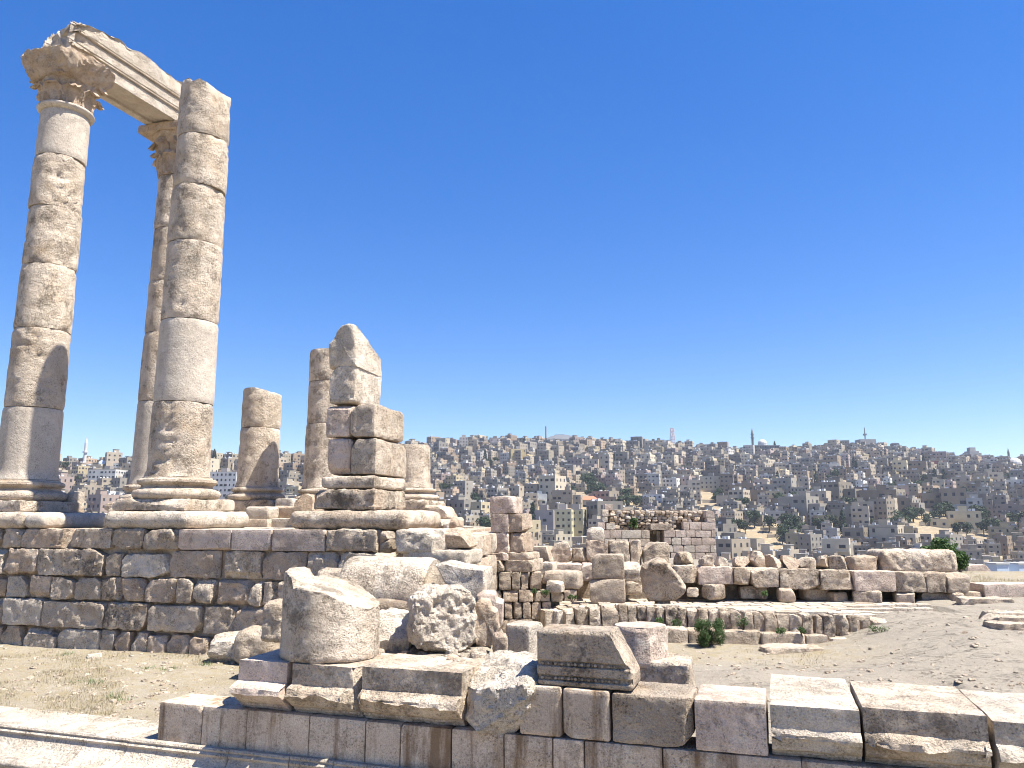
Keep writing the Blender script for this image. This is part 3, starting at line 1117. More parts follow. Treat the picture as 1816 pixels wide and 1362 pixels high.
# its neighbour at the far end of the architrave
t = thing('column', 'slender column half hidden behind the broken tall one, with leafy capital', 'column', C2, -AL, 'standing temple columns')
fy2 = C2.y - 0.3
j2 = [P(260, y, fy2).z for y in (858, 712, 590, 499, 405, 312)]
bullnose(t, 1.7, 1.7, 0.29, Z0, 351, 'lime')
ob('plinth_block', stone_mesh(1.4, 1.4, 0.22, M['column'], r=0.05, rough=0.03, res=0.07, seed=353, chips=5, chip=0.2), t, (0, 0, Z0 + 0.295))
attic_base(t, 0.50, Z0 + 0.515, j2[0] - Z0 - 0.515, 354)
shaft(t, C2, j2, 0.50, 0.44, 360, ['restored', 'column', 'column', 'column', 'column'], j2[-1], res=0.07)
cap2 = corinthian(t, 0.45, j2[-1] + 0.005, ARCH_Z - 0.2 - j2[-1], 370)
ob('abacus', stone_mesh(1.40, 1.40, 0.2, M['lime_warm'], r=0.03, rough=0.02, res=0.07, seed=372, chips=5, chip=0.2), cap2, (0, 0, ARCH_Z - 0.2 - j2[-1]))

# broken column in front
t = thing('column', 'tall broken column without capital, its top drum split, white drum halfway', 'column', C3, -AL, 'standing temple columns')
fy = C3.y - 0.5
j3 = [P(330, y, fy).z for y in (845, 710, 562, 422, 322, 232, 131)]
bullnose(t, 1.78, 1.72, 0.30, Z0, 381, 'lime_pale', dx=0.08)
ob('plinth_block', stone_mesh(1.46, 1.46, 0.20, M['column'], r=0.03, rough=0.02, res=0.05, seed=383, chips=6, chip=0.16), t, (0.02, 0, Z0 + 0.305))
attic_base(t, 0.525, Z0 + 0.505, j3[0] - Z0 - 0.505, 384, 0.012)
hz_ = j3[6] - j3[5]
shaft(t, C3, j3, 0.525, 0.46, 390, ['column', 'restored', 'column', 'column', 'column', 'column'], j3[-1], rough=0.014,
      last_cuts=[((0.97, -0.1, 0.22), 0.405), ((-0.6, 0.1, 0.8), 0.60)])

gouge(t, 0, -75, 0.12, 0.7, 0.16, 0.09, 41)
gouge(t, 0, -80, 0.6, 0.5, 0.35, 0.05, 42)
gouge(t, 3, -20, 0.9, 0.4, 0.2, 0.08, 43)


def ragged_top(me, h, r, xs_, ls_, seed):
    n = len(me.vertices)
    co = np.empty(n * 3, dtype=np.float32)
    me.vertices.foreach_get('co', co)
    p = co.reshape(-1, 3).astype(np.float64)
    lim = np.interp(p[:, 0] / r + 0.25 * fbm(p * np.array([3, 3, 0.0]), 2, seed), xs_, ls_) * h + fbm(p * np.array([5.0, 5.0, 0.0]), 3, seed + 1) * 0.05
    p[:, 2] = np.minimum(p[:, 2], lim)
    me.vertices.foreach_set('co', p.astype(np.float32).ravel())
    me.set_sharp_from_angle(angle=R(30))
    me.update()


dr = [o for o in col.objects if o.parent == t and o.name.startswith('drum')]
top = max(dr, key=lambda o: o.location.z)
top.rotation_euler = (0, 0, 0)
ragged_top(top.data, hz_, 0.46, [-1.1, -0.8, -0.45, -0.15, 0.1, 0.45, 0.75, 1.0], [0.80, 0.92, 1.0, 0.99, 0.88, 0.94, 0.90, 0.66], 17)

# architrave spanning the two columns
d12 = (C2 - C1)
Larch = d12.length
arot = math.atan2(d12.y, d12.x)
AH, AWD = 1.0, 0.49
# profile in (y, z): local x runs from the near column to the far one, +y is its left face
prof = [(-AWD + 0.07, 0.0), (-0.24, 0.0), (-0.22, 0.05), (0.22, 0.05), (0.24, 0.0), (AWD - 0.07, 0.0), (AWD - 0.07, 0.27), (AWD - 0.035, 0.29), (AWD - 0.035, 0.55), (AWD, 0.57), (AWD, AH),
        (-AWD - 0.02, AH), (-AWD, 0.62), (-AWD + 0.03, 0.60), (-AWD - 0.01, 0.585), (-AWD - 0.01, 0.56), (-AWD + 0.05, 0.545), (-AWD + 0.03, 0.53), (-AWD + 0.035, 0.33), (-AWD + 0.075, 0.31), (-AWD + 0.03, 0.295), (-AWD + 0.03, 0.27), (-AWD + 0.085, 0.255), (-AWD + 0.07, 0.24)]


def chew_top(p):
    e = fbm(p * np.array([1.6, 2.2, 2.2]) + 4.0, 4, 91, 0.6)
    top = ss(AH - 0.30, AH, p[:, 2])
    front = 1 - ss(0.05, 0.75, p[:, 0])
    return np.clip(e + 0.25, 0, 1) * 0.16 * top + np.clip(fbm(p * 4.0 + 2.0, 4, 95, 0.65) + 0.45, 0, 1) * 0.15 * front + np.clip(e + 0.1, 0, 1) * 0.15 * ss(Larch + 0.6, Larch + 1.1, p[:, 0])


arch = extrude_mesh(prof, Larch + 1.02, M['lime_pale'], res=0.045, rough=0.010, seed=401, centre=(0, AH * 0.52), chew=[chew_top],
                    cuts=[((-0.9, 0.15, 0.4), 0.22), ((-0.20, 0.0, 1.0), 0.76)])
ash = C1 + d12.normalized() * (-0.42)
tag(ob('architrave', arch, None, (ash.x, ash.y, ARCH_Z + 0.005), arot), 'carved stone architrave beam bridging two column tops', 'architrave')

# short columns at the back of the podium
def short_column(label, px, pyb, Y, ys, r, seed, cuts=(), extra=0.0):
    C = column_at(px, pyb, Y)
    t = thing('column', label, 'column', C, -AL, 'short columns at the back of the podium')
    zs = [P(px, y, Y - r * 0.9).z for y in ys]
    zb = zs[0]
    hb = zb - Z0
    ob('plinth', stone_mesh(1.62, 1.6, hb * 0.36, M['lime'], r=0.09, rough=0.03, res=0.07, seed=seed, chips=5, chip=0.2), t, (0, 0, Z0))
    ob('plinth_block', stone_mesh(1.38, 1.36, hb * 0.30, M['lime_dark'], r=0.06, rough=0.04, res=0.06, seed=seed + 1, chips=7, chip=0.25), t, (0.03, 0, Z0 + hb * 0.36))
    attic_base(t, r, Z0 + hb * 0.66, hb * 0.34, seed + 2, 0.015)
    shaft(t, C, zs, r, r * 0.95, seed + 5, ['column'] * (len(zs) - 1), zs[-1], res=0.07, last_cuts=cuts)
    return C


short_column('lone two-drum column stump standing clear between broken column and pier', 457, 860, 19.4, (863, 757, 686), 0.50, 420, [((0.3, 0, 1), 0.49)])
short_column('three-drum column half hidden behind the left edge of the broken pier', 575, 866, 18.6, (866, 750, 674, 617), 0.50, 440)
short_column('short single-drum column stump just right of the broken pier', 727, 864, 18.6, (864, 787), 0.50, 460)

# ------------------------------------------------------------------ broken pier (anta) on the podium edge
pp = hit(640, 900, PF + V * 0.12, -V)
pr_u = (pp - PF).dot(U)
pier = thing('broken_pier', 'stepped remnant of a pier with jagged top at the podium corner', 'pier', upon(0, 0), -AL)
PV = 0.32                                              # how far its front stands behind the podium edge


def pier_u(px, py, v=PV):
    h = hit(px, py, PF + V * v, -V)
    return (h - PF).dot(U), h.z


def pier_block(name, x0, x1, y0, y1, depth, seed, mat='lime_pale', v=PV, **kw):
    u0, zb = pier_u(x0, y1, v)
    u1, _ = pier_u(x1, y1, v)
    _, zt = pier_u((x0 + x1) / 2, y0, v)
    kw.setdefault('res', 0.045)
    kw.setdefault('rough', 0.02)
    kw.setdefault('chips', 4)
    kw.setdefault('pits', 0.03)
    me = stone_mesh(u1 - u0 - 0.01, depth, zt - zb - 0.012, M[mat], seed=seed, **kw)
    return ob(name, me, pier, ((u0 + u1) / 2, v + depth / 2, zb + 0.006))


pier_block('plinth', 507, 722, 904, 939, 1.55, 501, 'lime', v=0.06, r=0.13, chips=3, chip=0.12)
b = pier_block('base_block', 548, 664, 868, 905, 1.32, 502, 'lime_dark', v=0.18, r=0.04, rough=0.035, chips=6, chip=0.14)
b = pier_block('base_moulding', 566, 664, 843, 867, 1.28, 503, 'column', v=0.22, r=0.05, rough=0.015, chips=4, chip=0.08)
pier_block('stone', 577, 621, 778, 842, 1.10, 504, 'pink', r=0.05, chips=3, v=PV + 0.02)
pier_block('stone', 620, 666, 777, 842, 1.25, 505, 'lime', r=0.03)
pier_block('stone', 575, 620, 717, 777, 1.05, 506, 'pink', r=0.05, chips=3, v=PV + 0.02)
pier_block('stone', 619, 664, 715, 776, 1.20, 507, 'lime', r=0.035)
pier_block('stone', 580, 629, 646, 716, 1.02, 508, 'lime_pale', r=0.05, chips=5, v=PV + 0.05, pits=0.05)
pts = [(583, 652), (583, 612), (591, 603), (597, 588), (606, 576), (618, 572), (628, 574), (630, 600), (631, 650)]
uz = [pier_u(x, y, PV + 0.05) for x, y in pts]
ob('stone', outline_mesh([(a, b_) for a, b_ in uz], 1.02, M['lime_pale'], res=0.04, rough=0.02, seed=509, bevel=0.05, pits=0.03, cuts=[((0.45, 0.0, 0.89), 0.45 * 0.12 + 0.89 * uz[5][1])]), pier, (0, PV + 0.05, 0), R(90))

# loose blocks lying on the podium
PB = 'loose blocks on the podium top'
rect_stone('fallen_block', 'broken moulded base block wedged left behind the tall broken column', 'stone block', 203, 903, 262, 938, 13.6, 0.7, mat='lime_warm', group=PB, chips=6, chip=0.2, rough=0.03, r=0.05)
rect_stone('fallen_block', 'small rounded stone sitting between the two front columns', 'stone block', 183, 900, 206, 928, 15.6, 0.5, mat='lime', group=PB, chips=5, r=0.1, rough=0.03, sink=0.06)
rect_stone('fallen_block', 'upright pale sliver beside the left column base', 'stone block', 112, 871, 128, 906, 15.0, 0.3, mat='lime_pale', group=PB, chips=4, rough=0.03, sink=0.35)
rect_stone('fallen_block', 'brown base fragment behind the tall broken column, upper left', 'stone block', 216, 874, 247, 906, 15.3, 0.6, mat='lime_dark', group=PB, chips=6, chip=0.2, rough=0.04, sink=0.3)
rect_stone('fallen_block', 'long slab block right of the tall broken column plinth', 'stone block', 431, 898, 479, 921, 16.2, 0.8, mat='lime_pale', group=PB, r=0.06, chips=4, sink=0.0)
rect_stone('fallen_block', 'weathered block left of the pier plinth, second from it', 'stone block', 478, 897, 545, 921, 16.4, 0.8, mat='lime_warm', group=PB, r=0.06, chips=5)
rect_stone('fallen_block', 'low paver course under the slabs between column and pier', 'stone block', 423, 920, 476, 935, 15.9, 0.8, mat='lime', group=PB, chips=3, sink=0.05)
rect_stone('fallen_block', 'low paver course stone touching the pier plinth', 'stone block', 476, 919, 520, 935, 15.9, 0.8, mat='lime_pale', group=PB, chips=3, sink=0.05)
rect_stone('fallen_block', 'small chunk leaning at the pier base, left side', 'stone block', 517, 875, 548, 900, 15.6, 0.5, mat='lime_warm', group=PB, chips=6, chip=0.18, rough=0.035, sink=0.5)
rect_stone('fallen_block', 'thin pale slab lying behind the lone stump', 'stone block', 486, 884, 522, 899, 17.4, 0.5, mat='lime_pale', group=PB, chips=4, sink=0.2)
rect_stone('fallen_block', 'tilted brown block under the right column stump', 'stone block', 750, 897, 794, 921, 13.9, 0.6, mat='lime_warm', group=PB, chips=5, chip=0.16, rough=0.03, r=0.04, roll=R(2))
rect_stone('fallen_block', 'small brown block at the far right end of the podium top', 'stone block', 792, 917, 810, 937, 13.2, 0.4, mat='lime_warm', group=PB, chips=4, r=0.05, sink=0.0)
rect_stone('fallen_block', 'pale wedge stone under the tilted brown block', 'stone block', 752, 921, 787, 938, 13.4, 0.5, mat='lime_pale', group=PB, chips=5, r=0.05)
rect_stone('fallen_block', 'little upright pale stone beside the pale wedge', 'stone block', 784, 921, 797, 937, 13.2, 0.3, mat='lime_pale', group=PB, chips=3)
# stones at the right-hand corner of the podium
rect_stone('corner_block', 'big boulder-like corner block hanging over the podium end', 'stone block', 695, 939, 782, 982, 11.25, 0.85, mat='lime_pale', chips=5, chip=0.18, rough=0.035, r=0.07, pits=0.05)
rect_stone('corner_block', 'rounded brown block at the outermost podium corner', 'stone block', 779, 938, 829, 974, 11.3, 0.6, mat='lime_warm', chips=6, chip=0.16, rough=0.03, r=0.09)
rect_stone('corner_block', 'flat pale slab under the outermost corner blocks', 'stone block', 705, 976, 827, 1003, 11.2, 0.8, mat='lime_pale', chips=6, chip=0.14, rough=0.03, r=0.05)
rect_stone('corner_block', 'little cobble wedged left of the big corner block', 'stone block', 671, 942, 690, 957, 11.5, 0.3, mat='lime', chips=3, r=0.06, rough=0.02)
rect_stone('corner_block', 'brown stone under the little wedged cobble', 'stone block', 671, 957, 691, 981, 11.5, 0.3, mat='gap', chips=3, r=0.04, rough=0.02)
# ------------------------------------------------------------------ low wall in the foreground
def wu(px, py, v=0.0):
    h = hit(px, py, WA + VW * v, -VW)
    return (h - WA).dot(UW), h.z


def won(u, v, z):
    q = WA + UW * u + VW * v
    return (q.x, q.y, z)


owall = thing('orthostat_wall', 'low wall of upright dressed slabs with brown rain streaks, nearest the camera', 'wall', WA, -AW)
ow = [280, 358, 437, 548, 648, 710, 800, 893, 980, 1036, 1175, 1422, 1660, 1930, 2250]
for k in range(len(ow) - 1):
    row = 1275 + (ow[k] - 280) * 0.088
    u0, _ = wu(ow[k], row)
    u1, _ = wu(ow[k + 1], row)
    rr = random.Random(600 + k)
    me = stone_mesh(u1 - u0 - 0.006, 0.42, WH + 0.0, M['wall'], r=0.012, rough=0.005, res=0.025, seed=600 + k, chips=2, chip=0.035, warp=0.001)
    ob('slab', me, owall, ((u0 + u1) / 2, 0.21 + rr.uniform(-0.006, 0.006), -0.004))

# moulded base course running along its foot and on to the left
mould = thing('base_moulding', 'moulded stone base course running along the foot of the low wall', 'moulding', WA, -AW)
mp_ = [(0.55, 0.012), (0.02, 0.012), (-0.055, 0.012), (-0.066, -0.004), (-0.056, -0.022), (-0.068, -0.028), (-0.082, -0.040), (-0.074, -0.058), (-0.066, -0.064), (-0.075, -0.085), (-0.105, -0.125),
       (-0.165, -0.165), (-0.235, -0.19), (-0.285, -0.20), (-0.305, -0.198), (-0.312, -0.206), (-0.345, -0.206), (-0.372, -0.222), (-0.382, -0.246), (-0.372, -0.272), (-0.345, -0.288), (-0.33, -0.30), (-0.33, -0.42), (0.55, -0.42)]
mj = [-420, -230, -60, 82, 150, 226, 405, 512, 590, 730, 880, 1100, 1400]
for k in range(len(mj) - 1):
    row = 1295 + mj[k] * 0.105
    row1 = 1295 + mj[k + 1] * 0.105
    u0, _ = wu(mj[k], row, -0.07)
    u1, _ = wu(mj[k + 1], row1, -0.07)
    rr = random.Random(640 + k)
    me = extrude_mesh(mp_, u1 - u0 - 0.008, M['lime_pale'], res=0.03, rough=0.003, seed=640 + k, centre=(0.1, -0.2), sharp=50)
    ob('moulded_stone', me, mould, (u0 + 0.004, rr.uniform(-0.004, 0.004), rr.uniform(-0.003, 0.003)))


def wall_block(name, label, x0, x1, y0, y1, depth, mat='lime', v=0.0, group='blocks set along the low wall', cat='stone block', zb=None, tilt=0, roll=0, **kw):
    row = (y0 + y1) / 2
    u0, _ = wu(x0, row, v)
    u1, _ = wu(x1, row, v)
    xm = (x0 + x1) / 2
    _, zt = wu(xm, y0, v)
    _, zbb = wu(xm, y1, v)
    zb = zbb if zb is None else zb
    kw.setdefault('res', 0.022)
    kw.setdefault('seed', int(x0) * 3 + 1)
    me = stone_mesh(u1 - u0 - 0.012, depth, zt - zb - 0.002, M[mat], **kw)
    o = ob(name, me, None, won((u0 + u1) / 2, v + depth / 2, zb + 0.002), -AW, tilt, roll)
    return tag(o, label, cat, group)


CB = 'cornice blocks lying along the low wall'


def cornice(label, x0, x1, ytop, depth, seed, mat='lime', lip=1.0, lipchew=0.0, cuts=(), v=0.0, under=0.07):
    row = ytop + 40
    u0, _ = wu(x0, row, v)
    u1, _ = wu(x1, row, v)
    _, zt = wu((x0 + x1) / 2, ytop, v)
    h = zt - WH
    z1 = h * 0.54
    pr = [(0.0, h), (0.0, z1 + 0.02), (-0.09 * lip, z1), (-0.125 * lip, z1 - 0.025), (-0.135 * lip, h * 0.36), (-0.10 * lip, h * 0.33), (0.0, h * 0.17), (under - 0.02, h * 0.11), (under - 0.02, h * 0.07), (under, h * 0.06), (under + 0.01, 0.0),
          (depth, 0.0), (depth, h)]

    def chew(p):
        f = ss(0.02, -0.06, -p[:, 1] * -1.0) if False else 1 - ss(-0.03, 0.03, p[:, 1])
        band = ss(h * 0.15, h * 0.30, p[:, 2]) * (1 - ss(h * 0.52, h * 0.62, p[:, 2]))
        e = fbm(p * np.array([3.2, 3.2, 5.0]) + seed, 4, seed + 3, 0.6)
        return f * band * np.clip(e + 0.35, 0, 1) * lipchew

    me = extrude_mesh(pr, u1 - u0 - 0.014, M[mat], res=0.024, rough=0.012, seed=seed, centre=(depth * 0.5, h * 0.5), chew=[chew], cuts=cuts, freq=6)
    o = ob('cornice_block', me, None, won(u0 + 0.007, v, WH + 0.002), -AW)
    return tag(o, label, 'cornice block', CB)


c1 = cornice('leftmost cornice block, small, with a clean projecting lip, in the shade of the drum', 421, 509, 1173, 0.62, 701, 'pink', 1.0, 0.03)
cornice('cornice block under the upright drum, its lip broken at the middle', 516, 640, 1181, 0.78, 711, 'lime', 0.95, 0.12, cuts=[((1.0, -0.55, 0.1), 0.58), ((0.7, -0.9, -0.3), 0.47)])
cornice('long cornice block with flat pale top right of the upright drum', 640, 820, 1188, 0.70, 721, 'lime', 0.95, 0.07, cuts=[((1.0, -0.5, -0.05), 0.93)])
# shattered cornice block
me = stone_mesh(0.74, 0.95, 0.52, M['lime_pale'], r=0.03, rough=0.035, res=0.018, seed=731, chips=7, chip=0.16, pits=0.05, freq=7,
                cuts=[((-0.75, -0.9, 0.18), 0.42), ((0.5, -0.8, -0.7), 0.44), ((-0.25, -0.35, 1.0), 0.235), ((-0.6, -0.5, -0.75), 0.45), ((0.95, -0.1, -0.3), 0.36)])
u0, _ = wu(812, 1235); u1, _ = wu(950, 1235)
tag(ob('cornice_block', me, None, won((u0 + u1) / 2, 0.40, WH - 0.01), -AW - R(6)), 'shattered cornice block with rough slanting front between lipped blocks and square slabs', 'cornice block', CB)

UB = 'square blocks standing on the low wall'
wall_block('wall_block', 'plain squarish block left under the beaded frieze stone', 920, 996, 1217, 1303, 0.5, 'wall', 0.0, UB, zb=WH, r=0.02, rough=0.006, chips=4, chip=0.05, warp=0.002)
wall_block('wall_block', 'plain pitted squarish block right under the beaded frieze stone', 997, 1082, 1224, 1311, 0.5, 'wall', 0.0, UB, zb=WH, r=0.02, rough=0.006, chips=3, chip=0.05, warp=0.002)
wall_block('wall_block', 'grey flaking block with a broken lower right corner', 1083, 1230, 1234, 1322, 0.55, 'lime_dark', 0.0, UB, zb=WH, r=0.02, rough=0.012, chips=2, chip=0.05, warp=0.002, pits=0.02,
           cuts=[((0.62, 0.0, -0.8), 0.265)])
wall_block('wall_block', 'tall clean-cut block with flat pale top beside the deep dark joint', 1231, 1362, 1244, 1338, 0.60, 'pink', 0.0, UB, zb=WH, r=0.014, rough=0.004, chips=2, chip=0.03, warp=0.001)
cornice('cornice block right of the dark joint, its lip hacked away', 1366, 1528, 1256, 1.22, 741, 'lime_pale', 0.7, 0.08)
cornice('broad cornice block with rough broken lip, second from the right edge', 1531, 1755, 1263, 1.00, 751, 'lime', 0.7, 0.08)
cornice('cornice block cut off by the right edge of the picture', 1765, 2060, 1290, 1.05, 761, 'lime_pale', 0.7, 0.08, cuts=[((-1.0, -0.6, 0.2), 0.12)])

# frieze stone with two bead-and-reel bands
u0, zb = wu(951, 1216, 0.03); u1, _ = wu(1122, 1226, 0.03); _, zt = wu(1010, 1120, 0.03)
FW, FD, FH = u1 - u0, 0.42, zt - zb
BANDS = [FH * 0.40, FH * 0.145]


def band_shape(p):
    q = p.copy()
    front = p[:, 1] < -FD / 2 + 0.03
    for bz in BANDS:
        m = front & (np.abs(p[:, 2] + FH / 2 - bz) < 0.019)
        q[m, 1] += 0.024
    return q


me = stone_mesh(FW, FD, FH, M['lime_dark'], r=0.03, rough=0.006, res=0.0105, seed=771, chips=3, chip=0.06, warp=0.003, shape=band_shape, maxn=86,
                cuts=[((0.862, 0.0, 0.507), 0.293)])
fr = ob('frieze_stone', me, None, won((u0 + u1) / 2, 0.03 + FD / 2, zb + 0.004), -AW)
tag(fr, 'dark-stained frieze stone with two carved bead bands and slanting broken end', 'carved stone')


def uvblob(cx, cy, cz, rx, ry, rz, nu=8, nv=5):
    v, f = [], []
    for j in range(nv + 1):
        ph = math.pi * j / nv
        for i in range(nu):
            th = 2 * math.pi * i / nu
            v.append((cx + rx * math.sin(ph) * math.cos(th), cy + ry * math.sin(ph) * math.sin(th), cz + rz * math.cos(ph)))
    for j in range(nv):
        for i in range(nu):
            a = j * nu + i
            b = j * nu + (i + 1) % nu
            f.append((a, a + nu, b + nu, b))
    return v, f


for bi, bz in enumerate(BANDS):
    vv, ff = [], []
    x = -FW / 2 + 0.05
    end = FW / 2 - (0.13 if bi == 0 else 0.10)
    while x < end:
        for (dx, rx, rz_) in ((0.0, 0.017, 0.014), (0.026, 0.0035, 0.014), (0.035, 0.0035, 0.014)):
            v, f = uvblob(x + dx, -FD / 2 + 0.019, bz, rx, 0.014, rz_)
            o_ = len(vv)
            vv += v
            ff += [tuple(i + o_ for i in q) for q in f]
        x += 0.056
    tag(ob('bead_band', mesh('bead_band', vv, ff, M['lime_dark']), fr), kind='stuff')

# round stone on its block behind
ob_b = rect_stone('pedestal_block', 'grey notched block under the short round stone', 'stone block', 1117, 1174, 1222, 1238, 7.95, 0.55, ang=-18, mat='lime', sink=0.30, chips=5, chip=0.10, rough=0.015, r=0.03, pits=0.02)
q = P(1138, 1176, 8.25)
zt = P(1138, 1107, 8.25).z
me = drum_mesh(0.285, 0.275, zt - q.z, M['pink'], rough=0.008, res=0.025, seed=781, rim=0.03, pits=0.02, cuts=[((0.75, -0.65, 0.1), 0.215), ((0.9, 0.3, 0.0), 0.25)])
tag(ob('round_stone', me, None, (q.x, q.y + 0.0, q.z - 0.004), 0.0), 'short round pinkish stone with a broken side on a grey block', 'column drum')

# ------------------------------------------------------------------ heap of fallen drums and fragments
HP = 'fallen fragments heaped behind the cornice blocks'
q = G(566, 1176, 0.80)
hd = P(566, 1008, q.y + 0.4).z - 0.80
RD = 0.475


def drum_top(p):
    z = p[:, 2]
    xx = p[:, 0] / RD
    lim = np.interp(xx, [-1.1, -0.98, -0.80, -0.66, -0.60, -0.40, 0.1, 0.70, 0.97, 1.1], [0.93, 0.99, 1.0, 0.95, 0.83, 0.86, 0.79, 0.63, 0.57, 0.53]) * hd
    lim = lim - 0.05 * hd * np.clip(-p[:, 1] / RD, -1, 1)
    p[:, 2] = np.minimum(z, lim)
    return p


def drum_post(me, fn, seed):
    n = len(me.vertices)
    co = np.empty(n * 3, dtype=np.float32)
    me.vertices.foreach_get('co', co)
    p = co.reshape(-1, 3).astype(np.float64)
    z0 = p[:, 2].copy()
    p = fn(p)
    m = p[:, 2] < z0 - 1e-6
    p[m, 2] += fbm(p[m] * 8, 3, seed) * 0.03
    me.vertices.foreach_set('co', p.astype(np.float32).ravel())
    me.update()
    return me


me = drum_mesh(RD * 1.0, RD * 0.97, hd, M['column'], rough=0.010, res=0.022, seed=801, rim=0.05, pits=0.02, cuts=[((-0.75, -0.62, -0.55), 0.60), ((1.0, -0.35, 0.0), RD * 0.985)])
me = drum_post(me, drum_top, 5)
tag(ob('column_drum', me, None, (q.x, q.y + 0.42, 0.80), 0.0), 'large upright broken drum with a horn-like spike, standing on cornice blocks', 'column drum', HP)

q = P(688, 1092, 9.55)
zt = P(688, 990, 9.55).z
me = drum_mesh(0.47, 0.46, 1.10, M['column'], rough=0.010, res=0.035, seed=811, rim=0.04, pits=0.02, cuts=[((0.2, -0.2, 1.0), 0.56)])
tag(ob('column_drum', me, None, (q.x - 0.53, q.y + 0.40, zt - 0.46), -AL + R(2), 0.0, R(90)), 'large drum lying on its side at the back of the heap', 'column drum', HP)
def outlined(name, label, cat, pts, Y, depth, mat, seed, group=HP, rz=0.0, **kw):
    xm = sum(p_[0] for p_ in pts) / len(pts)
    yb = max(p_[1] for p_ in pts)
    q = P(xm, yb, Y)
    pw = [P(x, y, Y) - q for x, y in pts]
    kw.setdefault('res', max(0.022, 0.0033 * Y))
    me = outline_mesh([(a.x, a.z) for a in pw], depth, M[mat], seed=seed, **kw)
    return tag(ob(name, me, None, q, R(90 + rz)), label, cat, group)


outlined('fragment', 'pale wedge fragment leaning right of the lying drum', 'stone fragment', [(768, 1001), (785, 996), (812, 1003), (834, 1006), (861, 1008), (862, 1035), (856, 1062), (842, 1085), (822, 1088), (800, 1050), (784, 1030)], 9.1, 0.55, 'lime_pale', 821, bevel=0.10, rough=0.02, rz=-8)


def boulder(label, x0, y0, x1, y1, Y, mat, seed, depth=None, cuts=(), group=HP, name='fragment', cat='stone fragment', ang=0.0, **kw):
    a, b = P(x0, y1, Y), P(x1, y1, Y)
    zt = P((x0 + x1) / 2, y0, Y).z
    w, h = b.x - a.x, zt - a.z
    depth = depth or w * 0.8
    kw.setdefault('r', min(w, h) * 0.28)
    kw.setdefault('rough', 0.05 * min(w, h) / 0.5)
    kw.setdefault('warp', 0.05)
    kw.setdefault('chips', 7)
    kw.setdefault('chip', 0.3 * min(w, h))
    kw.setdefault('res', max(0.02, 0.0032 * Y))
    me = stone_mesh(w, depth, h + 0.06, M[mat], seed=seed, cuts=cuts, **kw)
    c = (a + b) / 2
    return tag(ob(name, me, None, (c.x, c.y + depth / 2, a.z - 0.06), R(ang)), label, cat, group)


boulder('rough honeycombed boulder in the middle of the heap', 718, 1046, 838, 1152, 8.05, 'lime_pale', 831, 0.6, rough=0.05, pits=0.06, freq=6, res=0.018, chips=12)
boulder('flat pale slab fragment between upright drum and honeycombed boulder', 645, 1091, 727, 1152, 8.3, 'lime_pale', 841, 0.6, cuts=[((-0.1, -0.7, 0.7), 0.17)], r=0.05)
outlined('fragment', 'split block with a carved knob at the right of the heap', 'stone fragment', [(838, 1078), (850, 1067), (866, 1070), (872, 1082), (882, 1088), (885, 1120), (872, 1150), (846, 1152), (835, 1120)], 8.4, 0.35, 'lime_warm', 851, bevel=0.05, rough=0.04, pits=0.05, freq=8)
outlined('fragment', 'pinkish square-faced chunk behind the carved-knob block', 'stone fragment', [(846, 1057), (856, 1052), (878, 1053), (881, 1066), (893, 1070), (892, 1108), (882, 1142), (850, 1142)], 8.8, 0.5, 'pink', 861, bevel=0.04, rough=0.02)
boulder('small upright stone at the foot of the heap', 874, 1126, 901, 1166, 8.1, 'lime_warm', 871, 0.2, rough=0.03)
rect_stone('fragment', 'cut white block at the right foot of the heap', 'stone fragment', 889, 1109, 938, 1168, 8.5, 0.45, ang=-24, mat='lime_pale', sink=0.35, group=HP, chips=3, chip=0.06, rough=0.008, r=0.02)
boulder('hook-shaped stone jutting out left behind the upright drum', 459, 1068, 500, 1132, 10.6, 'lime', 881, 0.45, rough=0.04)
boulder('round-topped boulder left of the upright drum', 409, 1116, 487, 1180, G(448, 1180, 0).y, 'lime', 891, 0.6, r=0.17, rough=0.025, chips=5, pits=0.03)
boulder('sloping stone at the foot of the podium left of the heap', 368, 1126, 420, 1176, G(394, 1176, 0).y, 'lime_pale', 901, 0.4, r=0.06)
boulder('small rubble stone tucked above the lying drum left end', 560, 1011, 615, 1045, 10.6, 'lime', 911, 0.4)
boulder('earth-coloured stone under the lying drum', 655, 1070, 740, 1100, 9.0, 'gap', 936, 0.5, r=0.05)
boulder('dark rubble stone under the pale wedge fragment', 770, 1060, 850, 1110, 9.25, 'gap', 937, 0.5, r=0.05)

rb = random.Random(66)
RB = 'small rubble lying in the heap'
for k in range(26):
    px, py = rb.uniform(640, 930), rb.uniform(1140, 1185)
    q = G(px, py, 0.78)
    s_ = rb.uniform(0.05, 0.14)
    me = stone_mesh(s_ * rb.uniform(1, 1.8), s_ * 1.2, s_, M[rb.choice(['lime_pale', 'lime', 'lime_warm'])], r=s_ * 0.25, rough=s_ * 0.12, res=0.03, seed=2000 + k, chips=8, chip=s_ * 0.5, warp=0.06, freq=12)
    tag(ob('rubble_chip', me, None, (q.x, q.y, gz1(q.x, q.y) - s_ * 0.3), rb.uniform(0, 3), rb.uniform(-0.2, 0.2), rb.uniform(-0.2, 0.2)), 'small pale rubble chip lying among the heaped fragments', 'rubble', RB)

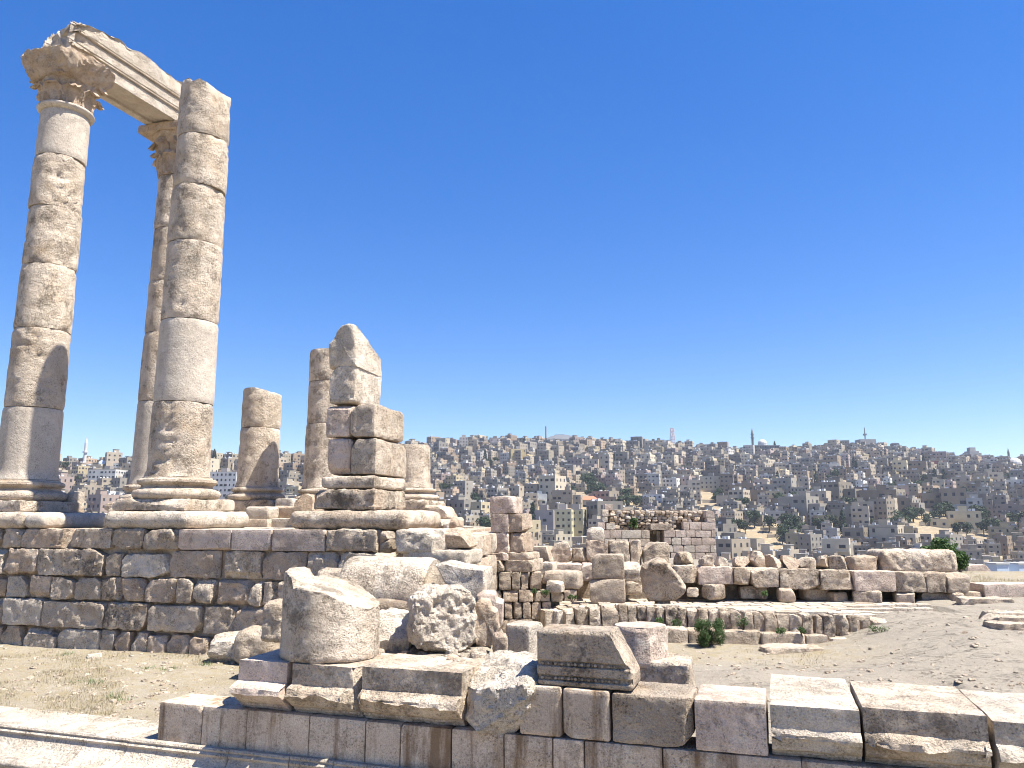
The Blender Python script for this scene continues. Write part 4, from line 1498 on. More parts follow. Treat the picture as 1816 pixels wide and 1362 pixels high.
# ------------------------------------------------------------------ stub wall with pillar stump, right of the podium
SY = 14.95
stub = thing('stub_wall', 'low coursed wall of small upright stones below the pillar stump', 'wall', (0, 0, 0), 0)
SW = [
    (1015, 1046, [(840, 864), (865, 882), (884, 906), (907, 923), (924, 938), (939, 961)]),
    (1047, 1067, [(842, 866), (867, 891), (892, 919), (920, 946), (947, 976), (977, 1000), (1000, 1024)]),
    (1068, 1097, [(842, 868), (869, 894), (895, 909), (910, 926), (927, 942), (943, 960), (961, 978)]),
    (1098, 1128, [(842, 890), (891, 945), (946, 966)]),
]
for ci, (y0, y1, spans) in enumerate(SW):
    for a, b in spans:
        rect_stone('stone', None, None, a, y0, b, y1, SY + (0.0 if b < 980 else 0.1), 0.4, ang=0, mat=random.Random(a + y0).choice(['lime_dark', 'lime', 'lime_warm']), parent=stub, r=0.012, rough=0.022, chips=5, chip=0.07, shrink=0.012, freq=8, res=0.035)
stump = thing('pillar_stump', 'stepped pillar stump of three block courses on a moulded foot', 'pillar', (0, 0, 0), 0)
for (x0, x1, y0, y1, dp, dy, mt) in ((868, 913, 881, 910, 0.6, 0, 'pink'), (869, 901, 911, 944, 0.6, 0, 'pink'), (902, 930, 911, 944, 0.7, 0, 'lime_warm'), (869, 901, 945, 980, 0.6, 0, 'pink'), (902, 931, 945, 980, 0.7, 0, 'lime_warm'),
                                     (858, 899, 981, 994, 0.8, -0.05, 'pink'), (900, 940, 981, 994, 0.85, -0.05, 'lime'), (849, 891, 994, 1014, 0.9, -0.12, 'lime_dark'), (892, 944, 994, 1014, 0.95, -0.12, 'lime')):
    rect_stone('stone', None, None, x0, y0, x1, y1, SY + 0.15 + dy, dp, ang=-15, mat=mt, parent=stump, r=0.014, rough=0.024, chips=6, chip=0.08, shrink=0.004, res=0.035, freq=7)
BS = 'loose stones around the pillar stump'
rect_stone('loose_stone', 'broad rounded stone right of the stub wall, lowest of its pile', 'stone block', 961, 1014, 1025, 1046, 15.1, 0.6, mat='lime', group=BS, r=0.08, chips=5, rough=0.03)
rect_stone('loose_stone', 'small square stone in front of the broad rounded one', 'stone block', 968, 1031, 996, 1051, 14.85, 0.3, mat='lime_pale', group=BS, r=0.02, chips=3)
rect_stone('loose_stone', 'block just right behind the pillar stump', 'stone block', 938, 969, 977, 998, 17.0, 0.6, mat='lime', group=BS, r=0.03, chips=4)
rect_stone('loose_stone', 'low block between podium corner and pillar stump, upper', 'stone block', 843, 967, 870, 984, 17.0, 0.6, mat='lime_dark', group=BS, r=0.04, chips=4)
rect_stone('loose_stone', 'dark boulder under the block beside the pillar stump', 'stone block', 836, 979, 869, 996, 16.4, 0.5, mat='lime_dark', group=BS, r=0.07, chips=4, sink=0.15)
rect_stone('loose_stone', 'flat coping stone left of the pillar stump foot', 'stone block', 828, 975, 846, 994, 16.8, 0.5, mat='lime', group=BS, r=0.03, chips=3, sink=0.2)
rect_stone('loose_stone', 'flat pale slab right of the pillar stump foot', 'stone block', 945, 998, 980, 1014, 16.2, 0.6, mat='lime_pale', group=BS, r=0.03, chips=3, sink=0.2)

# ------------------------------------------------------------------ paved terrace with upright kerb stones
terr = ob('paved_terrace', None)
tag(terr, 'stone-paved terrace edged with upright kerb stones', None, None, 'structure')
KX = [966, 984, 1003, 1024, 1046, 1068, 1098, 1114, 1131, 1148, 1165, 1181, 1203, 1220, 1240, 1258, 1278, 1297, 1317, 1338, 1358, 1381, 1404, 1425, 1444, 1463, 1484, 1508, 1528, 1546, 1585, 1622]
KYT = lambda x: np.interp(x, [960, 1100, 1200, 1300, 1400, 1500, 1545, 1622], [1086, 1074, 1078, 1084, 1090, 1092, 1097, 1106])
KYB = lambda x: np.interp(x, [960, 1060, 1100, 1200, 1300, 1400, 1500, 1545, 1622], [1117, 1117, 1103, 1112, 1122, 1130, 1130, 1118, 1112])
KD = lambda x: np.interp(x, [960, 1060, 1120, 1300, 1480, 1622], [14.55, 14.35, 14.45, 13.95, 13.85, 14.5])
for k in range(len(KX) - 1):
    a, b = KX[k], KX[k + 1]
    xm = (a + b) / 2
    Yk = float(KD(xm))
    rr = random.Random(a)
    rect_stone('kerb_stone', None, None, a + 0.6, float(KYT(xm)) + rr.uniform(-1.5, 1.5), b - 0.6, float(KYB(xm)) + 2, Yk + rr.uniform(-0.03, 0.03), 0.75 if a < 1090 else 0.30, ang=rr.uniform(-4, 4) + (14 if a < 1060 else 0),
               mat=rr.choice(['lime_pale', 'lime', 'lime_dark']) if a < 1100 else rr.choice(['lime_dark', 'lime', 'lime_dark', 'lime_dark']), parent=terr, sink=0.10, r=0.018, rough=0.028, chips=6, chip=0.08, res=0.034, freq=8)
LX = [1118, 1181, 1222, 1282, 1352, 1430, 1474, 1512]
for k in range(len(LX) - 1):
    a, b = LX[k], LX[k + 1]
    xm = (a + b) / 2
    yt = float(np.interp(xm, [1118, 1280, 1430, 1512], [1112, 1119, 1124, 1134]))
    yb = float(np.interp(xm, [1118, 1280, 1430, 1512], [1142, 1146, 1146, 1146]))
    rect_stone('step_stone', None, None, a, yt, b, yb, 13.72, 0.40, ang=0, mat='lime', parent=terr, sink=0.08, r=0.03, rough=0.016, chips=3, chip=0.08, res=0.04, shrink=0.01)
# paving: rows of setts behind the kerb
for row in range(9):
    x = 0.9 + 0.13 * (row % 2)
    while x < 8.2:
        rr = random.Random(int(x * 100) + row * 977)
        w = rr.uniform(0.28, 0.48)
        y = 14.75 + row * 0.30 + 0.02 * x - 0.35 * float(ss(2.2, 4.2, x)) + 0.35 * float(ss(6.0, 7.6, x))
        pxk = min(1620, max(966, pix((x + w / 2, 14.3, 0.45))[0]))
        zk = P(pxk, float(KYT(pxk)), float(KD(pxk))).z
        zt = zk + (0.425 - zk) * min(1.0, row / 4) + rr.uniform(-0.004, 0.004)
        if not (x > 7.1 and row < 2):
            me = stone_mesh(w - 0.026, 0.274, 0.16, M[rr.choice(['lime_pale', 'lime_pale', 'lime'])], r=0.012, rough=0.006, res=0.07, seed=int(x * 50) + row, chips=3, chip=0.035, warp=0.003)
            ob('paving_stone', me, terr, (x + w / 2, y, zt - 0.16), rr.uniform(-0.05, 0.05))
        x += w
LR = 'long row of big blocks on the paved terrace'
BX = [(979, 1034, 1001, 1034), (1028, 1054, 1001, 1031), (1107, 1139, 1000, 1031), (1186, 1239, 1003, 1034), (1240, 1301, 1006, 1037), (1303, 1334, 1007, 1038), (1335, 1383, 1008, 1042), (1384, 1456, 1010, 1045), (1457, 1515, 1012, 1046), (1517, 1591, 1013, 1049), (1592, 1644, 1015, 1050), (1645, 1684, 1016, 1051), (1683, 1724, 1017, 1052)]
ordn = ['first', 'second', 'third', 'fourth', 'fifth', 'sixth', 'seventh', 'eighth', 'ninth', 'tenth', 'eleventh', 'twelfth', 'thirteenth', 'fourteenth', 'fifteenth']
for k, (a, b, y0, y1) in enumerate(BX):
    rr = random.Random(a)
    Yb = 16.55 - 0.02 * k
    rect_stone('row_block', ordn[k] + ' big block from the left in the long raised row' if k < 12 else 'rounded last block at the right end of the long raised row', 'stone block', a, y0, b, y1, Yb, 0.85, ang=0, mat=rr.choice(['lime', 'lime_pale', 'lime_dark', 'pink']), group=LR,
               r=0.018, rough=0.026, chips=5, chip=0.11, shrink=0.010, pits=0.025, res=0.042, freq=6, warp=0.005)
SP = 'small prop stones under the long row'
PX = [(1110, 1140, 1032, 1050), (1218, 1238, 1043, 1054), (1258, 1290, 1037, 1059), (1315, 1362, 1040, 1058), (1383, 1412, 1044, 1063), (1480, 1508, 1051, 1065), (1517, 1561, 1048, 1066), (1592, 1625, 1051, 1067), (1635, 1683, 1051, 1067), (1690, 1712, 1052, 1064), (1430, 1475, 1044, 1060)]
for k, (a, b, y0, y1) in enumerate(sorted(PX)):
    rr = random.Random(a)
    rect_stone('prop_stone', ordn[k] + ' small stone from the left propping up the long row', 'stone', a, y0, b, y1, 16.5 + (0.15 if a in (1315, 1430) else rr.uniform(-0.25, 0)), 0.35, ang=rr.uniform(-20, 20), mat=rr.choice(['lime', 'lime_dark', 'lime_warm']), group=SP, r=0.05, rough=0.02, chips=5, chip=0.1, sink=0.06, res=0.04)
# dark hollow behind the props: the row's rubble backing
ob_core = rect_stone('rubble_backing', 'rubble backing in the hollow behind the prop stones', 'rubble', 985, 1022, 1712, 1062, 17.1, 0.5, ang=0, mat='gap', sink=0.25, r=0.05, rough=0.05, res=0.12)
TS = 'small stones set on top of the long row'
TX = [(1200, 1233, 980, 1004), (1243, 1267, 985, 1005), (1266, 1297, 982, 1006), (1307, 1333, 988, 1007), (1333, 1360, 979, 1009), (1364, 1391, 985, 1009), (1393, 1421, 985, 1010), (1422, 1449, 989, 1011), (1451, 1480, 985, 1012), (1481, 1510, 987, 1013), (1510, 1566, 987, 1013)]
for k, (a, b, y0, y1) in enumerate(TX):
    rr = random.Random(a + 5)
    big = k == len(TX) - 1
    rect_stone('top_stone', 'wide worn block beside the big rounded slab on the row' if big else ordn[k] + ' small stone from the left perched along the row top', 'stone', a, y0, b, y1, 16.75, 0.5, ang=rr.uniform(-12, 12), mat=rr.choice(['lime_pale', 'lime', 'lime_warm', 'lime_dark']), group=TS,
               r=0.05 if big else rr.uniform(0.03, 0.08), rough=0.03, chips=5 if big else 9, chip=0.12 if big else 0.17, res=0.035, pits=0.02, sink=0.02)
rect_stone('rounded_slab', 'great rounded slab lying at the right end of the row', 'stone slab', 1567, 976, 1702, 1017, 16.75, 0.9, ang=0, mat='lime', r=0.12, rough=0.03, chips=4, chip=0.12, warp=0.008, pits=0.05, res=0.03, sink=0.02)
UP = 'upper blocks behind the boulder'
for (a, b, y0, y1, lab, mt, ch, rl) in ((975, 1014, 961, 1001, 'leaning pointed block, leftmost of the upper blocks', 'lime', 8, 6), (1015, 1041, 973, 1001, 'small dark block beside the leaning pointed one', 'lime_dark', 4, 0), (1040, 1080, 958, 1000, 'tall brown block carrying the small boulder', 'lime_warm', 3, 0),
                                        (1081, 1117, 960, 1001, 'tall grey block right of the brown one', 'lime_dark', 3, 0), (1119, 1141, 958, 1001, 'narrow upright block between two wider ones', 'lime', 6, -2), (1142, 1190, 963, 1001, 'wide grey-faced block with a sloping shoulder', 'lime_dark', 5, 0)):
    rect_stone('upper_block', lab, 'stone block', a, y0, b, y1, 17.2, 0.55, ang=-4, mat=mt, group=UP, r=0.02, rough=0.03, pits=0.03, chips=ch, chip=0.15, res=0.04, sink=0.03, roll=R(rl), shrink=0.012,
               cuts=[((0.85, 0, 0.6), 0.34)] if a == 1142 else ([((0.9, 0, 0.45), 0.2), ((-0.8, 0, 0.55), 0.24)] if a == 975 else ()))
boulder('small boulder perched on the tall brown block', 1043, 936, 1072, 959, 17.25, 'lime_pale', 951, 0.35, group=UP, name='perched_boulder', cat='boulder')
rect_stone('stacked_block', 'upper of two stacked blocks on the terrace, chipped at its corner', 'stone block', 1050, 984, 1106, 1027, 15.75, 0.55, ang=-9, mat='lime_dark', r=0.03, rough=0.014, chips=3, chip=0.1, cuts=[((-0.7, 0, 0.72), 0.33)], group='two stacked blocks')
rect_stone('stacked_block', 'lower of two stacked blocks on the terrace', 'stone block', 1047, 1028, 1108, 1068, 15.7, 0.6, ang=-9, mat='lime', r=0.03, rough=0.014, chips=4, chip=0.12, cuts=[((-0.6, 0, -0.8), 0.36)], group='two stacked blocks', sink=0.02)
pts = [(1140, 1006), (1152, 998), (1166, 994), (1180, 998), (1198, 1017), (1212, 1036), (1217, 1046), (1213, 1057), (1196, 1067), (1152, 1069), (1143, 1053), (1137, 1022)]
q = P(1177, 1069, 15.55)
pw = [P(x, y, 15.55) - q for x, y in pts]
tag(ob('boulder', outline_mesh([(a.x, a.z) for a in pw], 0.42, M['lime_dark'], res=0.03, rough=0.035, seed=961, bevel=0.09, freq=7, pits=0.03), None, q, R(82), 0.0, R(-9)), 'grey striated boulder slab tipped up on the terrace', 'boulder')
q = P(1180, 1068, 15.6)
boulder('little stone chocked under the tipped boulder', 1165, 1060, 1190, 1073, 15.6, 'gap', 962, 0.25, group=None, name='chock_stone', cat='stone')

# right edge: single block and ledges of bedrock
rect_stone('lone_block', 'long low block lying alone at the right edge of the terrace', 'stone block', 1746, 1036, 1850, 1058, 16.9, 0.55, ang=3, mat='pink', r=0.02, rough=0.012, chips=4, chip=0.1, sink=0.1)
rect_stone('lone_block', 'flat brown stone left of the long low block', 'stone block', 1712, 1050, 1742, 1058, 16.9, 0.4, ang=0, mat='lime_warm', r=0.02, rough=0.015, chips=4, chip=0.1, sink=0.08)
rect_stone('lone_block', 'distant low block in the dry grass beside the leafy bush', 'stone block', 1717, 1002, 1758, 1014, 25.5, 0.7, ang=0, mat='pink', r=0.02, chips=3, sink=0.1)
LG = 'thin ledges of bedrock at the right edge'
for k, (x0, x1, y0, y1, Yk, lab) in enumerate(((1712, 1800, 1063, 1069, 15.6, 'highest thin rock ledge near the right edge'), (1765, 1850, 1095, 1102, 13.3, 'short stepped rock ledge cut by the right edge'), (1762, 1830, 1087, 1091, 13.6, 'thin upper ledge above the stepped one'),
                                                (1770, 1850, 1107, 1113, 12.9, 'lowest rock ledge at the right edge'), (1366, 1480, 1151, 1155, 12.75, 'narrow rock lip in the sandy hollow below the kerb'))):
    rect_stone('rock_ledge', lab, 'rock ledge', x0, y0, x1, y1, Yk, 0.5, ang=(-6 if k < 4 else 14), mat='lime', r=0.01, rough=0.035, chips=9, chip=0.12, sink=0.16, group=LG, warp=0.03, res=0.04)

# ------------------------------------------------------------------ rebuilt wall with doorway, farther back
RY = 35.0
ruin = thing('rebuilt_wall', 'partly rebuilt ashlar wall with small doorway and rubble core on top', 'ruined wall', (0, 0, 0), 0)


def ruin_course(y0, y1, xs_, dpt=0.5, Y=RY, mt=('pink', 'lime_pale', 'pink', 'lime')):
    for a, b in zip(xs_[:-1], xs_[1:]):
        rr = random.Random(int(a * 3 + y0))
        rect_stone('stone', None, None, a, y0, b, y1, Y, dpt, ang=0, mat=rr.choice(mt), parent=ruin, r=0.015, rough=0.008, chips=1, chip=0.05, shrink=0.02, res=0.16)


for y0, y1, L_ in ((940, 954.5, [1070, 1082, 1103, 1138, 1153]), (955, 969, [1060, 1072, 1092, 1115, 1134, 1153]), (970, 985, [1058, 1080, 1100, 1125, 1153]), (986, 1001, [1058, 1090, 1120, 1153])):
    ruin_course(y0, y1, L_)
for y0, y1, L_ in ((926, 939.5, [1212, 1223, 1244, 1270]), (940, 952.5, [1178, 1198, 1217, 1233, 1262, 1270]), (953, 966, [1178, 1191, 1209, 1226, 1245, 1270]), (967, 979.5, [1178, 1194, 1213, 1233, 1260, 1271]), (980, 992, [1178, 1190, 1210, 1233, 1252, 1272]), (992.5, 1006, [1178, 1200, 1222, 1245, 1272])):
    ruin_course(y0, y1, L_)
ruin_course(929, 940, [1154, 1192], mt=('lime_dark',))
ruin_course(904, 916, [1068, 1080], 0.8)
ruin_course(916, 926, [1068, 1078], 0.8)
ruin_course(926, 939, [1060, 1074], 0.5)
ruin_course(928, 939, [1075, 1092], 0.4, RY, ('lime_pale',))
ruin_course(906, 918, [1252, 1268], 0.8)
ruin_course(919, 926, [1254, 1269], 0.8)
ruin_course(894, 905, [1073, 1087], 0.6, RY + 0.6)
# rubble core: many small stones
cr = random.Random(5)
for y0 in range(906, 942, 5):
    x = 1080 + cr.uniform(0, 4)
    while x < 1252:
        w = cr.uniform(5, 11)
        if not (y0 > 924 and x > 1195):
            hgt = cr.uniform(4.5, 7)
            rect_stone('rubble_stone', None, None, x, y0 + cr.uniform(-1, 1), x + w, y0 + hgt, RY + 0.55 + cr.uniform(-0.12, 0.12), 0.4, ang=cr.uniform(-15, 15), mat=cr.choice(['lime_dark', 'lime_warm', 'lime_pale', 'lime']), parent=ruin, r=0.05, rough=0.03, chips=3, chip=0.08, res=0.09)
        x += w + 0.6
rect_stone('core', None, None, 1074, 905, 1266, 1004, RY + 0.85, 0.6, ang=0, mat='gap', parent=ruin, r=0.02, rough=0.03, chips=0, res=0.2)
rect_stone('iron_gate', None, None, 1165, 942, 1171, 968, RY + 0.35, 0.05, ang=0, mat='gap', parent=ruin, r=0.005, rough=0.0, chips=0, res=0.2)
def rebase(root):
    ch = [o for o in col.objects if o.parent == root]
    c = sum((o.location for o in ch), Vector()) / len(ch)
    c.z = min(o.location.z for o in ch)
    root.location = c
    for o in ch:
        o.location = o.location - c


for root in (stub, stump, terr, ruin):
    rebase(root)


# ------------------------------------------------------------------ the city on the far hill
class MB:
    """collects boxes and quads, each with a material slot"""
    def __init__(self):
        self.v, self.f, self.m = [], [], []

    def box(self, x0, x1, y0, y1, z0, z1, m=0, bottom=False):
        o = len(self.v)
        self.v += [(x0, y0, z0), (x1, y0, z0), (x1, y1, z0), (x0, y1, z0), (x0, y0, z1), (x1, y0, z1), (x1, y1, z1), (x0, y1, z1)]
        fs = [(0, 1, 5, 4), (1, 2, 6, 5), (2, 3, 7, 6), (3, 0, 4, 7), (4, 5, 6, 7)]
        if bottom:
            fs.append((3, 2, 1, 0))
        for q in fs:
            self.f.append(tuple(i + o for i in q))
            self.m.append(m)

    def quad(self, pts, m=0):
        o = len(self.v)
        self.v += pts
        self.f.append((o, o + 1, o + 2, o + 3))
        self.m.append(m)

    def tube(self, x, y, z0, z1, r0, r1, n=8, m=0, cap=True):
        o = len(self.v)
        for z, r in ((z0, r0), (z1, r1)):
            for k in range(n):
                a = 2 * math.pi * k / n
                self.v.append((x + r * math.cos(a), y + r * math.sin(a), z))
        for k in range(n):
            self.f.append((o + k, o + (k + 1) % n, o + n + (k + 1) % n, o + n + k)); self.m.append(m)
        if cap:
            self.f.append(tuple(o + n + k for k in range(n))); self.m.append(m)

    def bar(self, a, b, r, m=0):
        a, b = Vector(a), Vector(b)
        d = (b - a).normalized()
        s = d.orthogonal().normalized() * r
        u_ = d.cross(s).normalized() * r
        o = len(self.v)
        for p in (a, b):
            for k in (s, u_, -s, -u_):
                self.v.append(tuple(p + k))
        for k in range(4):
            self.f.append((o + k, o + (k + 1) % 4, o + 4 + (k + 1) % 4, o + 4 + k)); self.m.append(m)

    def dome(self, x, y, z, r, n=12, m=0, hs=1.0):
        o = len(self.v)
        for j in range(5):
            ph = math.pi / 2 * j / 5
            for k in range(n):
                a = 2 * math.pi * k / n
                self.v.append((x + r * math.cos(ph) * math.cos(a), y + r * math.cos(ph) * math.sin(a), z + r * hs * math.sin(ph)))
        self.v.append((x, y, z + r * hs))
        for j in range(4):
            for k in range(n):
                a_, b_ = o + j * n + k, o + j * n + (k + 1) % n
                self.f.append((a_, b_, b_ + n, a_ + n)); self.m.append(m)
        for k in range(n):
            self.f.append((o + 4 * n + k, o + 4 * n + (k + 1) % n, o + 5 * n)); self.m.append(m)

    def only(self, m):
        r = MB()
        r.v = self.v
        r.f = [f for f, q in zip(self.f, self.m) if q == m]
        used = sorted({i for f in r.f for i in f})
        mp = {i: k for k, i in enumerate(used)}
        r.v = [self.v[i] for i in used]
        r.f = [tuple(mp[i] for i in f) for f in r.f]
        r.m = [0] * len(r.f)
        return r

    def build(self, name, mat):
        return mesh(name, self.v, self.f, mat, False)


def windows(mb, x0, x1, y0, y1, z0, st, sh, rr, sides='fblr', dens=0.85, e=0.05):
    for s in range(st):
        zb = z0 + s * sh + 1.0
        zt = zb + 1.35
        for side in sides:
            L = (x1 - x0) if side in 'fb' else (y1 - y0)
            n = max(1, int(L / 2.7))
            for k in range(n):
                if rr.random() > dens:
                    continue
                c = (k + 0.5) * L / n
                hw = rr.choice([0.4, 0.5, 0.55, 0.6, 0.95])
                zt = zb + rr.choice([1.1, 1.25, 1.4])
                if side == 'f':
                    mb.quad([(x0 + c - hw, y0 - e, zb), (x0 + c + hw, y0 - e, zb), (x0 + c + hw, y0 - e, zt), (x0 + c - hw, y0 - e, zt)], 2)
                elif side == 'b':
                    mb.quad([(x0 + c + hw, y1 + e, zb), (x0 + c - hw, y1 + e, zb), (x0 + c - hw, y1 + e, zt), (x0 + c + hw, y1 + e, zt)], 2)
                elif side == 'r':
                    mb.quad([(x1 + e, y0 + c - hw, zb), (x1 + e, y0 + c + hw, zb), (x1 + e, y0 + c + hw, zt), (x1 + e, y0 + c - hw, zt)], 2)
                else:
                    mb.quad([(x0 - e, y0 + c + hw, zb), (x0 - e, y0 + c - hw, zb), (x0 - e, y0 + c - hw, zt), (x0 - e, y0 + c + hw, zt)], 2)


def house_geo(rr, lite=False):
    """0 walls, 1 roof, 2 windows, 3 water tanks"""
    mb = MB()
    w, d = rr.uniform(7, 13), rr.uniform(7, 11)
    st = rr.choice([1, 2, 2, 2, 3, 3, 3, 4])
    sh = 3.1
    H = st * sh
    mb.box(-w / 2, w / 2, -d / 2, d / 2, -7, H, 0)
    par = rr.uniform(0.5, 1.0)
    for (a, b, c, e) in ((-w / 2, w / 2, -d / 2, -d / 2 + 0.2), (-w / 2, w / 2, d / 2 - 0.2, d / 2), (-w / 2, -w / 2 + 0.2, -d / 2 + 0.2, d / 2 - 0.2), (w / 2 - 0.2, w / 2, -d / 2 + 0.2, d / 2 - 0.2)):
        mb.box(a, b, c, e, H + 0.02, H + par, 0)
    mb.box(-w / 2 + 0.22, w / 2 - 0.22, -d / 2 + 0.22, d / 2 - 0.22, H - 0.2, H + 0.12, 1)
    windows(mb, -w / 2, w / 2, -d / 2, d / 2, 0, st, sh, rr, 'flr' if lite else 'fblr', 0.8)
    if rr.random() < 0.6:                              # stepped or L-shaped wing
        w2, d2, s2 = rr.uniform(4, 8), rr.uniform(5, 8), max(1, st - rr.choice([1, 1, 2]))
        sx = rr.choice((-1, 1))
        x0 = w / 2 if sx > 0 else -w / 2 - w2
        y0 = -d / 2 + rr.uniform(-2.5, 1.5)
        mb.box(x0, x0 + w2, y0, y0 + d2, -7, s2 * sh + 0.6, 0)
        mb.box(x0 + 0.2, x0 + w2 - 0.2, y0 + 0.2, y0 + d2 - 0.2, s2 * sh, s2 * sh + 0.66, 1)
        windows(mb, x0, x0 + w2, y0, y0 + d2, 0, s2, sh, rr, 'fr' if sx > 0 else 'fl', 0.8)
    if rr.random() < 0.7:                              # stair house
        hx, hy_ = rr.uniform(-w / 2 + 2, w / 2 - 2), rr.uniform(-d / 2 + 2, d / 2 - 2)
        mb.box(hx - 1.6, hx + 1.6, hy_ - 1.7, hy_ + 1.7, H + 0.12, H + 2.7, 0)
        mb.box(hx - 1.8, hx + 1.8, hy_ - 1.9, hy_ + 1.9, H + 2.71, H + 2.9, 1)
    if rr.random() < 0.45:                             # balconies on the front
        bx = rr.uniform(-w / 2 + 2, w / 2 - 2)
        for s in range(1, st):
            mb.box(bx - 1.8, bx + 1.8, -d / 2 - 1.3, -d / 2 - 0.02, s * sh - 0.1, s * sh + 0.06, 0, True)
            mb.box(bx - 1.8, bx + 1.8, -d / 2 - 1.3, -d / 2 - 1.2, s * sh + 0.07, s * sh + 0.95, 0, True)
    if not lite:                                       # what only the nearer houses show: sills, stubs of columns, dish, coping
        for f_, m_ in list(zip(mb.f, mb.m)):
            if m_ == 2 and rr.random() < 0.8:
                q_ = [mb.v[i] for i in f_]
                xs_, ys_ = [a[0] for a in q_], [a[1] for a in q_]
                zb_ = min(a[2] for a in q_)
                mb.box(min(xs_) - 0.12, max(xs_) + 0.12, min(ys_) - 0.12, max(ys_) + 0.12, zb_ - 0.16, zb_ - 0.02, 4, True)
        if rr.random() < 0.4:
            for sx in (-1, 1):
                for sy in (-1, 1):
                    mb.box(sx * (w / 2 - 0.4) - 0.15, sx * (w / 2 - 0.4) + 0.15, sy * (d / 2 - 0.4) - 0.15, sy * (d / 2 - 0.4) + 0.15, H + 0.13, H + 2.0, 4)
        mb.box(-w / 2 - 0.1, w / 2 + 0.1, -d / 2 - 0.1, -d / 2 - 0.003, H - 0.35, H - 0.15, 4, True)
        mb.box(-0.5, 0.5, -d / 2 - 0.06, -d / 2 - 0.01, 0, 2.1, 2, True)
    for k in range(rr.randint(1, 4)):                  # water tanks
        tx, ty = rr.uniform(-w / 2 + 1, w / 2 - 1), rr.uniform(-d / 2 + 1, d / 2 - 1)
        mb.box(tx - 0.55, tx + 0.55, ty - 0.55, ty + 0.55, H + 0.13, H + rr.uniform(1.2, 1.7), 3)
    return mb, st, w, d


PAL = [('cream', (0.56, 0.50, 0.39)), ('beige', (0.47, 0.41, 0.325)), ('beige', (0.42, 0.365, 0.29)), ('grey', (0.36, 0.335, 0.295)), ('white', (0.64, 0.62, 0.58)), ('tan', (0.42, 0.33, 0.245)), ('yellow', (0.57, 0.49, 0.33)), ('pink', (0.46, 0.37, 0.33)), ('grey', (0.30, 0.275, 0.24))]
NUM = {1: 'one', 2: 'two', 3: 'three', 4: 'four', 5: 'five'}
protos = []
for k in range(18):
    mb, st, w, d = house_geo(random.Random(900 + k))
    protos.append((mb, st, w, d, mb.only(0).build('walls', M['house']), mb.only(1).build('roof', M['house_roof']), mb.only(2).build('windows', M['glass']), mb.only(3).build('water_tank', M['tank']), mb.only(4).build('trim', M['house_roof'])))
lites = [house_geo(random.Random(950 + k), True) for k in range(26)]

BARE = [(1284, 1402, 917, 988, 1.0), (1228, 1296, 846, 900, 0.9), (1635, 1765, 925, 962, 0.95), (1690, 1742, 862, 890, 0.9), (1545, 1600, 905, 940, 0.35), (1405, 1440, 940, 985, 0.7), (1480, 1530, 868, 900, 0.5), (1610, 1700, 880, 925, 0.75), (1005, 1065, 862, 892, 0.8), (600, 900, 935, 1000, 0.6), (940, 1060, 890, 962, 1.0),
        (1060, 1130, 868, 900, 0.55), (1700, 1816, 890, 930, 0.45)]
LIM = lambda px: 905 if px < 560 else 880 if px < 760 else 930 if px < 850 else 985 if px < 1062 else 905 if px < 1272 else 985 if px < 1565 else 972 if px < 1705 else 1008
TC = [(1040, 862, 10, 14), (1065, 878, 8, 12), (1000, 880, 8, 20), (930, 935, 8, 14), (870, 950, 8, 14), (890, 940, 6, 12), (1300, 950, 4, 14), (1345, 945, 5, 30), (1405, 948, 10, 14), (1395, 962, 5, 10), (1575, 870, 9, 18), (1590, 890, 7, 14), (1640, 868, 12, 16), (1665, 890, 10, 16), (1690, 915, 10, 20), (1735, 928, 12, 14), (1655, 925, 10, 22), (1610, 925, 8, 16), (1590, 945, 6, 14),
      (1720, 890, 8, 16), (1800, 935, 6, 14), (1770, 950, 5, 14), (1440, 835, 5, 14), (1500, 850, 5, 16), (1540, 838, 6, 16), (1340, 870, 6, 20), (1270, 890, 7, 20), (1310, 905, 5, 12), (1740, 850, 5, 16), (1780, 862, 5, 16), (790, 880, 6, 16), (870, 830, 5, 20), (1130, 830, 5, 20), (1180, 855, 5, 16), (1230, 840, 6, 16), (780, 945, 6, 12), (840, 905, 5, 16), (1120, 900, 6, 20), (1500, 905, 5, 16), (1450, 890, 6, 16), (1390, 900, 6, 14), (1550, 915, 5, 14), (1470, 940, 4, 16)]
tr = random.Random(12)
TREES = []                                             # (px, py, kind, size, label stem, place)
for (cx, cy, n_, sp_) in TC:
    for k in range(n_):
        px, py = cx + tr.gauss(0, sp_ * 0.7), cy + tr.gauss(0, sp_ * 0.32)
        if py > LIM(px) + 10 or py < 822:
            continue
        TREES.append((px, py, tr.randrange(6), tr.uniform(0.75, 1.45), 'bushy tree', hill_hit(px, py)))
for k in range(110):
    px = tr.uniform(100, 1816)
    py = tr.uniform(830, 900 if px < 760 else 960)
    if py > LIM(px):
        continue
    TREES.append((px, py, tr.randrange(6), tr.uniform(0.6, 1.1), 'lone tree', hill_hit(px, py)))
for (px, py) in ((1412, 960), (1640, 842), (1693, 848), (1700, 850), (1755, 848), (1765, 868), (1770, 872), (1660, 872), (1676, 866), (1515, 838), (1520, 840), (1497, 965), (1375, 808), (1545, 800), (930, 800), (1060, 806), (860, 830), (378, 838), (1380, 866), (1448, 868), (940, 950), (945, 955)):
    TREES.append((px, py, 6 + tr.randrange(3), tr.uniform(0.9, 1.5), 'slim cypress', hill_hit(px, py)))
groves = [t_ for t_ in TREES if t_[4] == 'bushy tree']
lone = [t_ for t_ in TREES if t_[4] == 'lone tree']
TREES = tr.sample(groves, min(len(groves), 205)) + lone[:70] + [t_ for t_ in TREES if t_[2] >= 6]
TXY = np.array([(t_[5].x, t_[5].y) for t_ in TREES])
